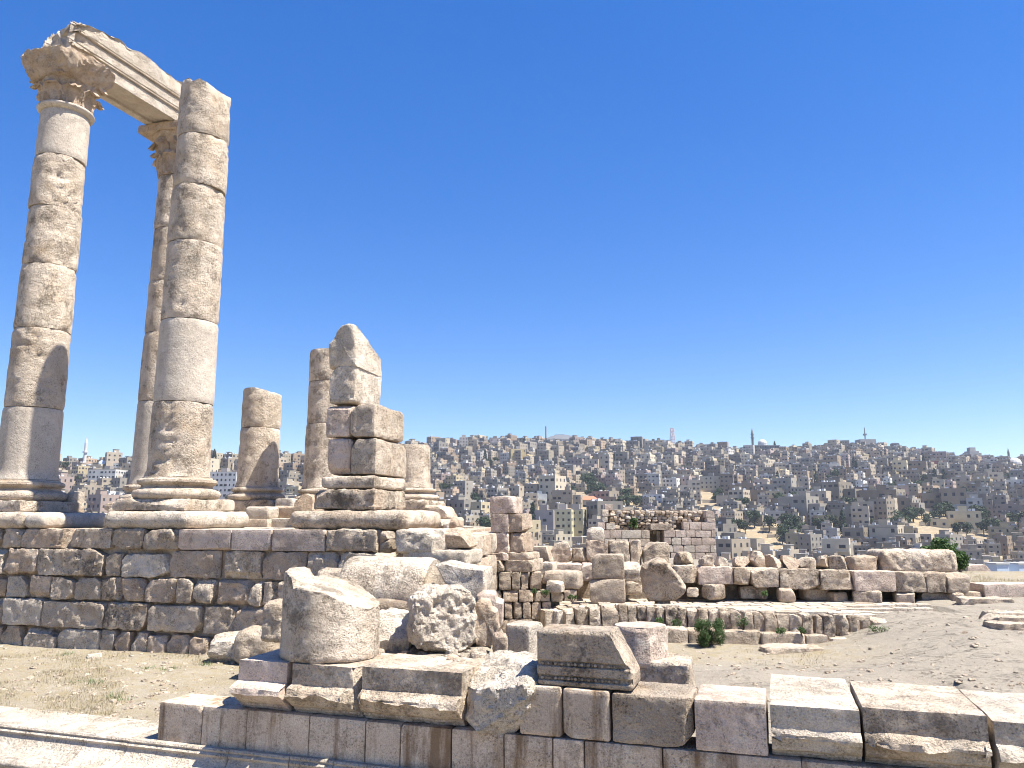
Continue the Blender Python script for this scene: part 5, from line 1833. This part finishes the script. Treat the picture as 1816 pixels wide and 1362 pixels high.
TSZ = np.array([t_[3] * (3.0 if t_[2] < 6 else 1.6) + 4.0 for t_ in TREES])
cands = []
hr = random.Random(31)
Yc = 300.0
while Yc < 930:
    dyc = 10.0 + 2.0 * (Yc - 300) / 600
    xx = -0.80 * Yc
    while xx < 0.80 * Yc:
        step = hr.uniform(9.5, 14.5)
        X, Yp = xx + hr.uniform(-2, 2), Yc + hr.uniform(-3.5, 3.5)
        xx += step
        z = hz1(X, Yp)
        px, py = pix((X, Yp, z + 5))
        skip = any(a < px < b and c < py < e and hr.random() < pr_ for a, b, c, e, pr_ in BARE)
        if skip or hr.random() < 0.05 or (np.hypot(TXY[:, 0] - X, TXY[:, 1] - Yp) < TSZ).any():
            continue
        cands.append((X, Yp, z, px, py, hr.random(), hr.gauss(-33, 15), hr.randrange(10 ** 6)))
    Yc += dyc
vis = [c for c in cands if 90 < c[3] < 1830 and c[4] < LIM(c[3])]
vis.sort(key=lambda c: c[1] * (0.75 + 0.5 * c[5]))
solo = set(id(c) for c in vis[:285])
HG = 'houses on the far hillside'


def zone_word(px, py):
    z = ('seen between the two front columns' if px < 245 else 'seen between broken column and pier' if px < 560 else 'behind the pier' if px < 770 else 'left of the pillar stump' if px < 870 else
         'above the pillar stump and yellow block' if px < 1040 else 'above the rebuilt wall' if px < 1285 else 'around the bare slope' if px < 1460 else 'above the perched row stones' if px < 1580 else 'above the great rounded slab' if px < 1700 else 'at the right edge')
    t_ = 'near the ridge' if py < 845 else 'halfway up the hill' if py < 895 else 'low on the hill'
    edges = [0, 245, 560, 770, 870, 1040, 1285, 1460, 1580, 1700, 1900]
    k_ = max(i for i, e_ in enumerate(edges) if px >= e_ or i == 0)
    mid = (edges[k_] + edges[min(k_ + 1, 10)]) / 2
    return t_, z + (', left part' if px < mid else ', right part')


mass_v, mass_f, mass_m, mass_c = [], [], [], []
voff = 0
for c in cands:
    X, Yp, z, px, py, r1, rot, s = c
    rr = random.Random(s)
    pick = rr.choices(range(len(PAL)), weights=[2.5, 5, 4.5, 3, 1.2, 3, 1.4, 1.4, 1.5])[0]
    cname, colr = PAL[pick]
    v_ = rr.choice([rr.uniform(0.62, 0.95), rr.uniform(0.85, 1.3)])
    tone = tuple(min(0.6, q * v_ * k_) for q, k_ in zip(colr, (0.78, 0.755, 0.715)))
    nb_ = float(fbm(np.array([[X * 0.012, Yp * 0.012, 3.0]]), 2, 55)[0])
    sc = (0.70 + 0.40 * r1) * (1.0 + 0.35 * nb_) + (0.3 if r1 > 0.93 and Yp < 520 else 0)
    if id(c) in solo:
        mb, st, w, d, mw, mr, mg, mt, mtr = protos[s % len(protos)]
        tw, zw = zone_word(px, py)
        o = thing('house', '%s %s-storey house %s, %s' % (cname, NUM[st], tw, zw), 'house', (X, Yp, z), R(rot), HG)
        o.scale = (sc, sc, sc)
        for nm, me in (('walls', mw), ('roof', mr), ('windows', mg), ('water_tanks', mt), ('trim', mtr)):
            p_ = ob(nm, me, o)
            if nm == 'walls':
                p_.color = (*tone, 1)
            if nm in ('windows', 'water_tanks', 'trim'):
                p_['kind'] = 'stuff'
    else:
        mb, st, w, d = lites[s % len(lites)]
        v = np.array(mb.v) * sc
        a = R(rot)
        ca_, sa_ = math.cos(a), math.sin(a)
        v = np.stack([v[:, 0] * ca_ - v[:, 1] * sa_ + X, v[:, 0] * sa_ + v[:, 1] * ca_ + Yp, v[:, 2] + z], 1)
        mass_v.append(v)
        mass_f.append(np.array(mb.f) + voff)
        mass_m += mb.m
        roof_t = rr.uniform(0.14, 0.34)
        tn = [tone, (roof_t, roof_t * 0.95, roof_t * 0.88), (0.04, 0.04, 0.045), (0.6, 0.6, 0.6)]
        mass_c += [tn[m_] for m_ in mb.m]
        voff += len(mb.v)
wr = random.Random(44)
for k in range(220):                                   # terrace walls along the contours
    Yp = wr.uniform(330, 820)
    X = wr.uniform(-0.7, 0.7) * Yp
    L_ = wr.uniform(10, 34)
    a = R(wr.gauss(-6, 12))
    z = hz1(X, Yp)
    mb = MB()
    mb.box(-L_ / 2, L_ / 2, -0.3, 0.3, -5, wr.uniform(1.0, 2.4), 0)
    v = np.array(mb.v)
    v = np.stack([v[:, 0] * math.cos(a) - v[:, 1] * math.sin(a) + X, v[:, 0] * math.sin(a) + v[:, 1] * math.cos(a) + Yp, v[:, 2] + z], 1)
    mass_v.append(v)
    mass_f.append(np.array(mb.f) + voff)
    mass_m += mb.m
    g_ = wr.uniform(0.8, 1.1)
    mass_c += [(0.36 * g_, 0.31 * g_, 0.24 * g_)] * len(mb.f)
    voff += len(mb.v)
mm = mesh('city_mass', np.concatenate(mass_v), [np.concatenate(mass_f)], [M['house_mass']], False)
cattr = mm.color_attributes.new('tone', 'FLOAT_COLOR', 'CORNER')
mc = np.repeat(np.array(mass_c), 4, axis=0)
cattr.data.foreach_set('color', np.column_stack([mc, np.ones(len(mc))]).astype(np.float32).ravel())
tag(ob('distant_houses', mm), 'mass of small distant houses filling the rest of the hillside', 'houses', None, 'stuff')

# ---- buildings one can pick out
LM = 'landmarks of the far city'


def building(name, label, px, py, parts, rot=0.0, color=(0.5, 0.45, 0.38), back=0.0, cat='building', sink=0.0):
    q = hill_hit(px, py)
    o = thing(name, label, cat, (q.x, q.y + back, hz1(q.x, q.y + back) - sink), R(rot), LM)
    for nm, mb, mat in parts:
        p_ = ob(nm, mb.build(nm, mat), o)
        p_.color = (*[q_ * 0.80 for q_ in color], 1)
        if nm in ('windows', 'lattice', 'water_tanks'):
            p_['kind'] = 'stuff'
    return o


def block(w, d, st, rr, dens=0.95):
    mb = MB()
    H = st * 3.2
    mb.box(-w / 2, w / 2, -d / 2, d / 2, -12, H)
    rf = MB()
    rf.box(-w / 2 + 0.2, w / 2 - 0.2, -d / 2 + 0.2, d / 2 - 0.2, H + 0.01, H + 0.35)
    rf.box(-2, 2, -2, 2, H + 0.36, H + 3)
    wd_ = MB()
    windows(wd_, -w / 2, w / 2, -d / 2, d / 2, 0, st, 3.2, rr, 'fblr', dens)
    return [('walls', mb, M['house']), ('roof', rf, M['house_roof']), ('windows', wd_, M['glass'])]


rl = random.Random(3)
building('apartment_block', 'pale yellow apartment block with a stepped top beside the pillar stump', 999, 950, block(11, 14, 4, rl), -14, (0.62, 0.56, 0.36))
building('apartment_block', 'olive-fronted apartment block joined right of the pale yellow one', 1022, 950, block(9, 12, 4, rl, 0.5), -14, (0.46, 0.42, 0.28))
building('apartment_block', 'grey-walled apartment wing left of the pale yellow block', 965, 952, block(12, 12, 4, rl, 0.3), -14, (0.34, 0.31, 0.30))
building('apartment_block', 'low beige block in front of the yellow apartments', 962, 968, block(12, 9, 2, rl, 0.8), -10, (0.42, 0.38, 0.31))
building('tall_house', 'plain yellow ochre slab building near the ridge', 918, 822, block(14, 10, 4, rl, 0.1), 10, (0.58, 0.46, 0.25))
building('tall_house', 'brick red house near the right part of the ridge', 1656, 837, block(15, 12, 3, rl, 0.4), -10, (0.30, 0.10, 0.075))
building('tall_house', 'narrow tower-like house standing on the ridge above the pier', 822, 803, block(9, 9, 5, rl), 5, (0.46, 0.42, 0.38))
building('tall_house', 'pinkish tower-like house on the ridge left of the white hall', 878, 800, block(9, 9, 4, rl), -5, (0.56, 0.47, 0.43))
building('white_house', 'white house with dark windows right of the doorway wall, low on the hill', 1160, 905, block(12, 10, 3, rl), -20, (0.66, 0.64, 0.62))
building('white_house', 'small white cube house among dark trees', 1050, 892, block(9, 8, 1, rl, 0.2), -15, (0.72, 0.72, 0.72))
building('white_house', 'four-storey cream corner block left of the bare slope', 1262, 868, block(16, 12, 3, rl), -18, (0.56, 0.52, 0.40))
building('white_house', 'big grey-white block seen between broken column and lone stump', 397, 885, block(22, 14, 5, rl), -8, (0.60, 0.59, 0.57))
building('white_house', 'wide pale apartment block seen between the two front columns', 190, 868, block(20, 14, 4, rl), -8, (0.62, 0.60, 0.54))
tl = MB(); tl.box(-7, 7, -5, 5, 0, 3.4); tr_ = MB(); tr_.v = [(-8, -6, 3.4), (8, -6, 3.4), (8, 6, 3.4), (-8, 6, 3.4), (-4, 0, 6), (4, 0, 6)]; tr_.f = [(0, 1, 5, 4), (1, 2, 5), (2, 3, 4, 5), (3, 0, 4)]; tr_.m = [0] * 4
building('tiled_house', 'low house with a red tiled roof among trees above the rebuilt wall', 1042, 897, [('walls', tl, M['house']), ('roof', tr_, M['red_tile'])], -10, (0.5, 0.45, 0.38))
tl = MB(); tl.box(-8, 8, -5, 5, -5, 3.4); tr_ = MB(); tr_.v = [(-9, -6, 3.4), (9, -6, 3.4), (9, 6, 3.4), (-9, 6, 3.4), (-5, 0, 6), (5, 0, 6)]; tr_.f = [(0, 1, 5, 4), (1, 2, 5), (2, 3, 4, 5), (3, 0, 4)]; tr_.m = [0] * 4
building('tiled_house', 'low house with a red tiled roof below the right part of the ridge', 1598, 903, [('walls', tl, M['house']), ('roof', tr_, M['red_tile'])], 5, (0.5, 0.42, 0.36))
# mosque with minaret on the ridge
mb = MB(); mb.box(-17, 17, -12, 12, -8, 10); mb.box(-17.6, 17.6, -12.6, 12.6, 10.02, 10.8)
dm = MB(); dm.tube(2, 0, 10.8, 13.5, 5, 5, 12); dm.dome(2, 0, 13.5, 5.2)
mn = MB(); mn.tube(-9, 0, 10.8, 26, 1.5, 1.3, 10); mn.tube(-9, 0, 20, 20.9, 2.2, 2.2, 10); mn.tube(-9, 0, 24, 24.7, 2.0, 2.0, 10); mn.tube(-9, 0, 26, 32, 1.3, 0.1, 10)
ww = MB(); windows(ww, -17, 17, -12, 12, 1, 3, 3.0, rl, 'fr', 1.0, 0.06)
building('mosque', 'dark grey mosque with slim minaret and small dome on the ridge', 1350, 806, [('walls', mb, M['dark_stone']), ('dome', dm, M['dome_white']), ('minaret', mn, M['dark_stone']), ('windows', ww, M['glass'])], 0, cat='mosque')
# lattice mast
mb = MB()
for sx in (-1, 1):
    for sy in (-1, 1):
        mb.bar((sx * 2.6, sy * 2.6, 0), (sx * 1.3, sy * 1.3, 26), 0.28)
for k in range(8):
    z0, z1 = k * 3.25, (k + 1) * 3.25
    r0_, r1_ = 2.6 - 1.3 * k / 8, 2.6 - 1.3 * (k + 1) / 8
    for (a, b) in (((-1, -1), (1, -1)), ((1, -1), (1, 1)), ((1, 1), (-1, 1)), ((-1, 1), (-1, -1))):
        mb.bar((a[0] * r0_, a[1] * r0_, z0), (b[0] * r1_, b[1] * r1_, z1), 0.16)
        mb.bar((a[0] * r1_, a[1] * r1_, z1), (b[0] * r1_, b[1] * r1_, z1), 0.16)
an = MB()
for k in range(4):
    an.box(-2.3 + (k % 2) * 3.4, -1.1 + (k % 2) * 3.4, -2.0, -1.6, 17 + (k // 2) * 5, 20 + (k // 2) * 5)
building('radio_mast', 'red and white lattice radio mast standing on the ridge', 1193, 797, [('lattice', mb, M['steel']), ('antenna', an, M['dome_white'])], 20, cat='mast', sink=2)
# big white hall with curved roof
mb = MB(); mb.box(-17, 17, -12, 12, -8, 6)
rf = MB()
for k in range(8):
    a0, a1 = math.pi * k / 8, math.pi * (k + 1) / 8
    rf.quad([(-17.5 * math.cos(a0), -12.5, 6.1 + 5 * math.sin(a0)), (-17.5 * math.cos(a1), -12.5, 6.1 + 5 * math.sin(a1)), (-17.5 * math.cos(a1), 12.5, 6.1 + 5 * math.sin(a1)), (-17.5 * math.cos(a0), 12.5, 6.1 + 5 * math.sin(a0))][::-1])
    rf.quad([(-17.5 * math.cos(a0), -12.5, 6.1), (-17.5 * math.cos(a1), -12.5, 6.1), (-17.5 * math.cos(a1), -12.5, 6.1 + 5 * math.sin(a1)), (-17.5 * math.cos(a0), -12.5, 6.1 + 5 * math.sin(a0))])
ch = MB(); ch.tube(-17.5, 0, -2, 22, 0.9, 0.7, 8)
building('hall', 'white hall with curved roof and thin chimney on the ridge', 996, 794, [('walls', mb, M['dome_white']), ('roof', rf, M['dome_white']), ('chimney', ch, M['dark_stone'])], 0, cat='hall', sink=-2)
# left minaret and others
mn = MB(); mn.tube(0, 0, -4, 22, 1.3, 1.1, 10); mn.tube(0, 0, 15, 16, 2.0, 2.0, 10); mn.tube(0, 0, 22, 27, 1.2, 0.1, 10)
hb = MB(); hb.box(2, 16, -6, 6, -6, 6); dg = MB(); dg.dome(14, 0, 6, 3.2)
building('mosque', 'small mosque with white minaret seen between the two front columns', 148, 838, [('minaret', mn, M['dome_white']), ('walls', hb, M['house']), ('dome', dg, M['blue_sheet'])], 0, (0.55, 0.5, 0.4), cat='mosque')
dg = MB(); dg.tube(0, 0, -4, 7, 6, 6, 14); dg.dome(0, 0, 7, 6.3, 14)
building('domed_building', 'round white domed building at the right edge near the ridge', 1801, 836, [('walls', dg, M['dome_white'])], 0, cat='building')
mn = MB(); mn.tube(0, 0, -4, 26, 1.4, 1.2, 8); mn.tube(0, 0, 19, 20, 2.1, 2.1, 8); mn.tube(0, 0, 26, 31, 1.2, 0.1, 8)
building('minaret', 'thin dark minaret on the skyline at the right edge', 1791, 826, [('tower', mn, M['dark_stone'])], 0, cat='minaret')
mb = MB(); mb.box(-9, 9, -7, 7, -6, 12); m2 = MB(); m2.tube(0, 0, 12, 26, 0.7, 0.5, 8); m2.box(-1.5, 1.5, -1.5, 1.5, 17, 19)
building('tower_house', 'grey block with an aerial tower on the ridge above the rounded slab', 1536, 799, [('walls', mb, M['house']), ('aerial', m2, M['dark_stone'])], 0, (0.33, 0.32, 0.31))
mb = MB(); mb.box(-5, 5, -5, 5, -6, 13); mb.box(-3, 3, -3, 3, 13.02, 17)
building('tower_house', 'small square church-like tower on the falling ridge line', 1725, 822, [('walls', mb, M['house'])], 0, (0.38, 0.37, 0.36))
# roads on the slope
def road(name, pts, wid):
    vv, ff = [], []
    P3 = [hill_hit(*p) for p in pts]
    pts3 = []
    for a, b in zip(P3[:-1], P3[1:]):
        for k in range(10):
            pts3.append(a.lerp(b, k / 10))
    pts3.append(P3[-1])
    for k, p in enumerate(pts3):
        d = (pts3[min(k + 1, len(pts3) - 1)] - pts3[max(k - 1, 0)])
        d.z = 0
        d.normalize()
        n_ = Vector((-d.y, d.x, 0)) * wid / 2
        for s in (-1, 1):
            q = p + n_ * s
            vv.append((q.x, q.y, hz1(q.x, q.y) + 0.9))
    for k in range(len(pts3) - 1):
        ff.append((2 * k, 2 * k + 2, 2 * k + 3, 2 * k + 1))
    tag(ob(name, mesh(name, vv, ff, M['road'], False)), 'pale road winding up the far slope', None, None, 'structure')


M['road'] = plain('pale_road', (0.42, 0.40, 0.38), 0.9, noise=0.1, scale=0.2)
road('road', [(1240, 925), (1275, 912), (1300, 896), (1330, 888)], 6)
road('road', [(1385, 990), (1400, 975), (1412, 962)], 6)
road('road', [(1030, 945), (1045, 960), (1060, 975)], 5)

# ---- trees
def leaf_cloud(n, size, fn, seed):
    """n small leaf-sprays placed by fn(rng) -> (point, outward)"""
    rr = random.Random(seed)
    vv, ff = [], []
    for k in range(n):
        p, nrm = fn(rr)
        a = Vector((rr.gauss(0, 1), rr.gauss(0, 1), rr.gauss(0, 0.7)))
        nn = (Vector(nrm) * 0.9 + a * 0.6).normalized()
        t1 = nn.orthogonal().normalized()
        t1.rotate(Matrix.Rotation(rr.uniform(0, 6.28), 3, nn))
        t2 = nn.cross(t1)
        s = size * rr.uniform(0.6, 1.4)
        p = Vector(p)
        o = len(vv)
        vv += [tuple(p - t1 * s), tuple(p - t2 * s * 0.55 + nn * s * 0.15), tuple(p + t1 * s), tuple(p + t2 * s * 0.55 + nn * s * 0.15)]
        ff.append((o, o + 1, o + 2, o + 3))
    return vv, ff


def round_crown(r, hgt, z0, seed, n, size):
    rr0 = random.Random(seed)
    blobs = []
    for k in range(9):
        a = rr0.uniform(0, 6.28)
        q = rr0.uniform(0, 0.62) * r
        blobs.append((q * math.cos(a), q * math.sin(a), z0 + hgt * rr0.uniform(0.25, 0.8), r * rr0.uniform(0.32, 0.55)))

    def fn(rr):
        b_ = rr.choice(blobs)
        d = Vector((rr.gauss(0, 1), rr.gauss(0, 1), rr.gauss(0, 1) + 0.25)).normalized()
        q = b_[3] * rr.uniform(0.7, 1.05)
        return (b_[0] + d.x * q, b_[1] + d.y * q, b_[2] + d.z * q * 0.85), d
    return leaf_cloud(n, size, fn, seed)


def cyp_crown(r, hgt, seed, n, size):
    def fn(rr):
        t_ = rr.random() ** 0.8
        a = rr.uniform(0, 6.28)
        q = r * (math.sin(math.pi * min(1, 0.12 + t_ * 0.88)) ** 0.6) * (1 - 0.35 * t_) * rr.uniform(0.75, 1.1)
        return (q * math.cos(a), q * math.sin(a), 0.6 + hgt * t_), (math.cos(a), math.sin(a), 0.3)
    return leaf_cloud(n, size, fn, seed)


def trunk_mesh(h, r):
    mb = MB()
    mb.tube(0, 0, -1.5, h * 0.5, r, r * 0.75, 7)
    for k in range(4):
        a = k * 1.57 + 0.4
        mb.bar((0, 0, h * 0.42), (math.cos(a) * h * 0.28, math.sin(a) * h * 0.28, h * 0.78), r * 0.4)
    return mesh('trunk', mb.v, mb.f, M['bark'])


tree_kinds = []
for k in range(6):
    v, f = round_crown(3.4, 5.2, 1.6, 70 + k, 620, 0.42)
    tree_kinds.append(('tree', mesh('crown', v, f, M['tree_leaf'], False), trunk_mesh(6.0, 0.24)))
for k in range(3):
    v, f = cyp_crown(1.5, 11.5, 80 + k, 520, 0.42)
    tree_kinds.append(('cypress_tree', mesh('crown', v, f, M['cypress'], False), trunk_mesh(7.0, 0.2)))
tr = random.Random(12)
TG = 'trees on the far hillside'
for (px, py, kind, sc, stem, q) in TREES:
    tw, zw = zone_word(px, py)
    size = 'small' if sc < 0.9 else 'mid-sized' if sc < 1.2 else 'large'
    nm, cr_, tk = tree_kinds[kind]
    o = thing(nm, '%s %s %s, %s' % (size, stem, tw, zw), 'tree', (q.x, q.y, q.z), tr.uniform(0, 6.28), TG)
    o.scale = (sc, sc, sc)
    ob('crown', cr_, o)
    ob('trunk', tk, o)

# ------------------------------------------------------------------ plants among the ruins
def bush(name, label, px, py, Y, w, h, n, size, mat, seed, stems=6, flat=0.8):
    q = P(px, py, Y)
    o = thing(name, label, 'bush', (q.x, q.y, q.z), 0)
    rr0 = random.Random(seed)
    bl = [(rr0.uniform(-0.32, 0.32) * w, rr0.uniform(-0.3, 0.3) * w * flat, h * rr0.uniform(0.12, 0.82), rr0.uniform(0.12, 0.24) * (w + h) / 2) for _ in range(22)]

    def fn(rr):
        b_ = rr.choice(bl)
        d = Vector((rr.gauss(0, 1), rr.gauss(0, 1), rr.gauss(0, 1) + 0.3)).normalized()
        q_ = b_[3] * rr.uniform(0.35, 1.08)
        return (b_[0] + d.x * q_, b_[1] + d.y * q_, max(0.01, b_[2] + d.z * q_)), d
    v, f = leaf_cloud(n, size, fn, seed)
    ob('foliage', mesh('foliage', v, f, M[mat], False), o)
    st_ = MB()
    for b_ in bl[:stems * 2]:
        st_.bar((b_[0] * 0.15, b_[1] * 0.15, -0.05), (b_[0], b_[1], b_[2]), 0.006)
    ob('stems', mesh('stems', st_.v, st_.f, M['bark']), o)
    return o


bush('bush', 'feathery green bush growing against the kerb stones', 1260, 1147, 13.45, 0.62, 0.46, 7000, 0.012, 'leaf', 11)
bush('bush', 'leafy green bush behind the great rounded slab', 1678, 1008, 18.6, 1.15, 0.80, 2600, 0.040, 'leaf', 12)
bush('bush', 'leafy green shoots spilling right of the rounded slab', 1703, 1012, 18.3, 0.5, 0.45, 900, 0.035, 'leaf', 13)
bush('bush', 'bright green shrub glowing in the gap beside the podium corner', 834, 978, 19.5, 0.42, 0.55, 1500, 0.026, 'leaf_bright', 14)
bush('bush', 'green plant growing on the rubble core of the rebuilt wall', 1122, 937, 35.2, 0.42, 0.50, 500, 0.05, 'leaf', 15)
WG = 'small weeds along the kerb'
for k, (px, py, Y, w, h, lab) in enumerate(((1200, 1113, 14.05, 0.22, 0.16, 'weed tuft left of the feathery bush'), (1318, 1112, 13.75, 0.24, 0.22, 'weed tuft right of the feathery bush'), (1168, 1106, 14.1, 0.2, 0.12, 'low weed at the left kerb stones'), (1385, 1124, 13.75, 0.22, 0.1, 'low weed below the middle kerb stones'),
                                            (1423, 1124, 13.7, 0.16, 0.12, 'small weed toward the right kerb stones'), (952, 1115, 14.75, 0.26, 0.16, 'weed at the foot of the stub wall'), (966, 1055, 14.8, 0.2, 0.1, 'weed tuft on the stub wall ledge'), (948, 1053, 14.85, 0.12, 0.1, 'weed sprig left on the stub wall ledge'), (1015, 1063, 14.8, 0.24, 0.09, 'weed tuft at the right end of the stub wall'),
                                            (1560, 1120, 13.7, 0.5, 0.08, 'thin weeds at the low end of the kerb'), (1355, 1058, 16.2, 0.16, 0.14, 'dry sprig under the long row'), (1600, 1113, 14.0, 0.4, 0.06, 'sparse weeds past the last kerb stone'))):
    o = bush('weed', lab, px, py, Y, w, h, 260, 0.013, 'leaf', 40 + k, 3, 0.5)
    o['group'] = WG
    o['category'] = 'weed'


def tufts(name, label, spots, n_blade, hgt, mat, seed, spread=0.1):
    rr = random.Random(seed)
    vv, ff = [], []
    for (x, y) in spots:
        z = gz1(x, y)
        for k in range(n_blade):
            bx, by = x + rr.gauss(0, spread), y + rr.gauss(0, spread)
            a = rr.uniform(0, 6.28)
            h = hgt * rr.uniform(0.4, 1.3)
            lx, ly = math.cos(a) * h * rr.uniform(0.3, 1.2), math.sin(a) * h * rr.uniform(0.3, 1.2)
            wx, wy = -math.sin(a) * 0.004, math.cos(a) * 0.004
            o = len(vv)
            vv += [(bx - wx, by - wy, z - 0.02), (bx + wx, by + wy, z - 0.02), (bx + lx, by + ly, z + h)]
            ff.append((o, o + 1, o + 2))
    tag(ob(name, mesh(name, vv, ff, M[mat], False)), label, 'grass', None, 'stuff')


gr = random.Random(77)
sp1 = []
while len(sp1) < 420:
    px, py = gr.uniform(-60, 420), gr.uniform(1152, 1285)
    if fbm(np.array([[px * 0.02, py * 0.045, 0.0]]), 2, 9)[0] < -0.05 or (px > 205 and py > 1188):
        continue
    q = G(px, py, 0.0)
    sp1.append((q.x, q.y))
tufts('dry_grass', 'dry straw-coloured grass scattered over the dusty ground at left', sp1, 26, 0.035, 'straw', 1, 0.09)
sp2 = [tuple(G(px, py, 0).xy) for px, py in ((122, 1160), (115, 1162), (298, 1188), (305, 1187), (360, 1180), (366, 1178), (262, 1187), (170, 1212), (205, 1232), (215, 1242), (200, 1236), (250, 1303), (150, 1210))]
tufts('green_tufts', 'thin green tufts in the dusty ground at left', sp2, 45, 0.05, 'leaf', 2, 0.06)
sp3 = [(gr.uniform(8.6, 14.5), gr.uniform(20.5, 25.5)) for _ in range(260)]
tufts('dry_grass', 'yellow dry grass on the terrace edge at the far right', sp3, 26, 0.07, 'straw', 3, 0.16)
sp4 = [tuple(G(px, py, 0).xy) for px, py in [(gr.uniform(1330, 1460), gr.uniform(1150, 1175)) for _ in range(40)]]
tufts('dry_grass', 'dry grass in the sandy hollow below the kerb', sp4, 16, 0.04, 'straw', 4, 0.10)

# loose pebbles and chips on the ground
pv, pf = [], []
pr2 = random.Random(8)
for k in range(3400):
    if k < 1500:
        q = G(pr2.uniform(-80, 430), pr2.uniform(1145, 1290), 0.0)
    elif k < 1900:
        q = G(pr2.uniform(640, 950), pr2.uniform(1140, 1190), 0.7)
    else:
        q = G(pr2.uniform(1000, 1816), pr2.uniform(1110, 1260), 0.1)
    z = gz1(q.x, q.y)
    s = 0.006 + 0.042 * pr2.random() ** 5
    v, f = uvblob(q.x, q.y, z + s * 0.05, s * pr2.uniform(0.8, 1.5), s * pr2.uniform(0.8, 1.4), s * 0.6, 6, 4)
    o = len(pv)
    pv += [(a + pr2.uniform(-0.3, 0.3) * s, b + pr2.uniform(-0.3, 0.3) * s, c + pr2.uniform(-0.12, 0.12) * s) for a, b, c in v]
    pf += [tuple(i + o for i in t_) for t_ in f]
tag(ob('pebbles', mesh('pebbles', pv, pf, M['lime'], False)), 'loose pebbles and stone chips on the ground', 'pebbles', None, 'stuff')
PBL = 'small loose stones at the podium foot'
for k, (x0, x1, y0, y1, lab) in enumerate(((106, 130, 1138, 1148, 'white stone lying at the podium foot'), (131, 160, 1136, 1150, 'second white stone right of the first at the podium foot'), (216, 262, 1130, 1152, 'flat pale slab stone against the podium foot'), (157, 178, 1160, 1168, 'flat white chip lying in the dust'))):
    Yg = G((x0 + x1) / 2, y1, 0.0).y
    rect_stone('loose_stone', lab, 'stone', x0, y0, x1, y1, Yg - 0.02, 0.22, ang=10 * k, mat='lime_pale', group=PBL, r=0.03, rough=0.025, chips=8, chip=0.08, sink=0.08)

# pale sheet-metal boxes beyond the terrace edge
for k, (x0, x1, lab) in enumerate(((1768, 1791, 'pale blue metal box beyond the dry grass'), (1807, 1835, 'pale blue metal box cut by the right edge'))):
    a, b = P(x0, 1013, 27.5), P(x1, 1013, 27.5)
    zt = P(x0, 1001, 27.5).z
    mb = MB()
    w_ = b.x - a.x
    mb.box(-w_ / 2, w_ / 2, 0, 0.6, -0.6, zt - a.z)
    root = thing('metal_box', lab, 'box', ((a.x + b.x) / 2, a.y, a.z), 0.1, 'pale metal boxes')
    ob('body', mb.build('body', M['blue_sheet']), root)
    ld = MB()
    ld.box(-w_ / 2 - 0.03, w_ / 2 + 0.03, -0.03, 0.63, zt - a.z + 0.003, zt - a.z + 0.05, 0, True)
    ob('lid', ld.build('lid', M['dome_white']), root)

# ------------------------------------------------------------------ air between the camera and the far hill
def haze(density):
    mb = MB()
    zl = float(hv[:, 2].min()) - 5
    mb.box(-3100, 3100, -2600, 5100, min(zl, -60), 190, 0, True)
    m, nt = new_mat('haze_air')
    t = NT(nt)
    pv_ = t.n('ShaderNodeVolumePrincipled')
    pv_.inputs['Color'].default_value = (0.80, 0.88, 1.0, 1)
    pv_.inputs['Density'].default_value = density
    pv_.inputs['Anisotropy'].default_value = 0.2
    out = t.n('ShaderNodeOutputMaterial')
    t.l(pv_.outputs[0], out.inputs['Volume'])
    tag(ob('haze', mesh('haze', mb.v, mb.f, m, False)), 'thin bluish summer haze over the valley', 'haze', None, 'stuff')


HAZE = 0.00014
if HAZE:
    haze(HAZE)
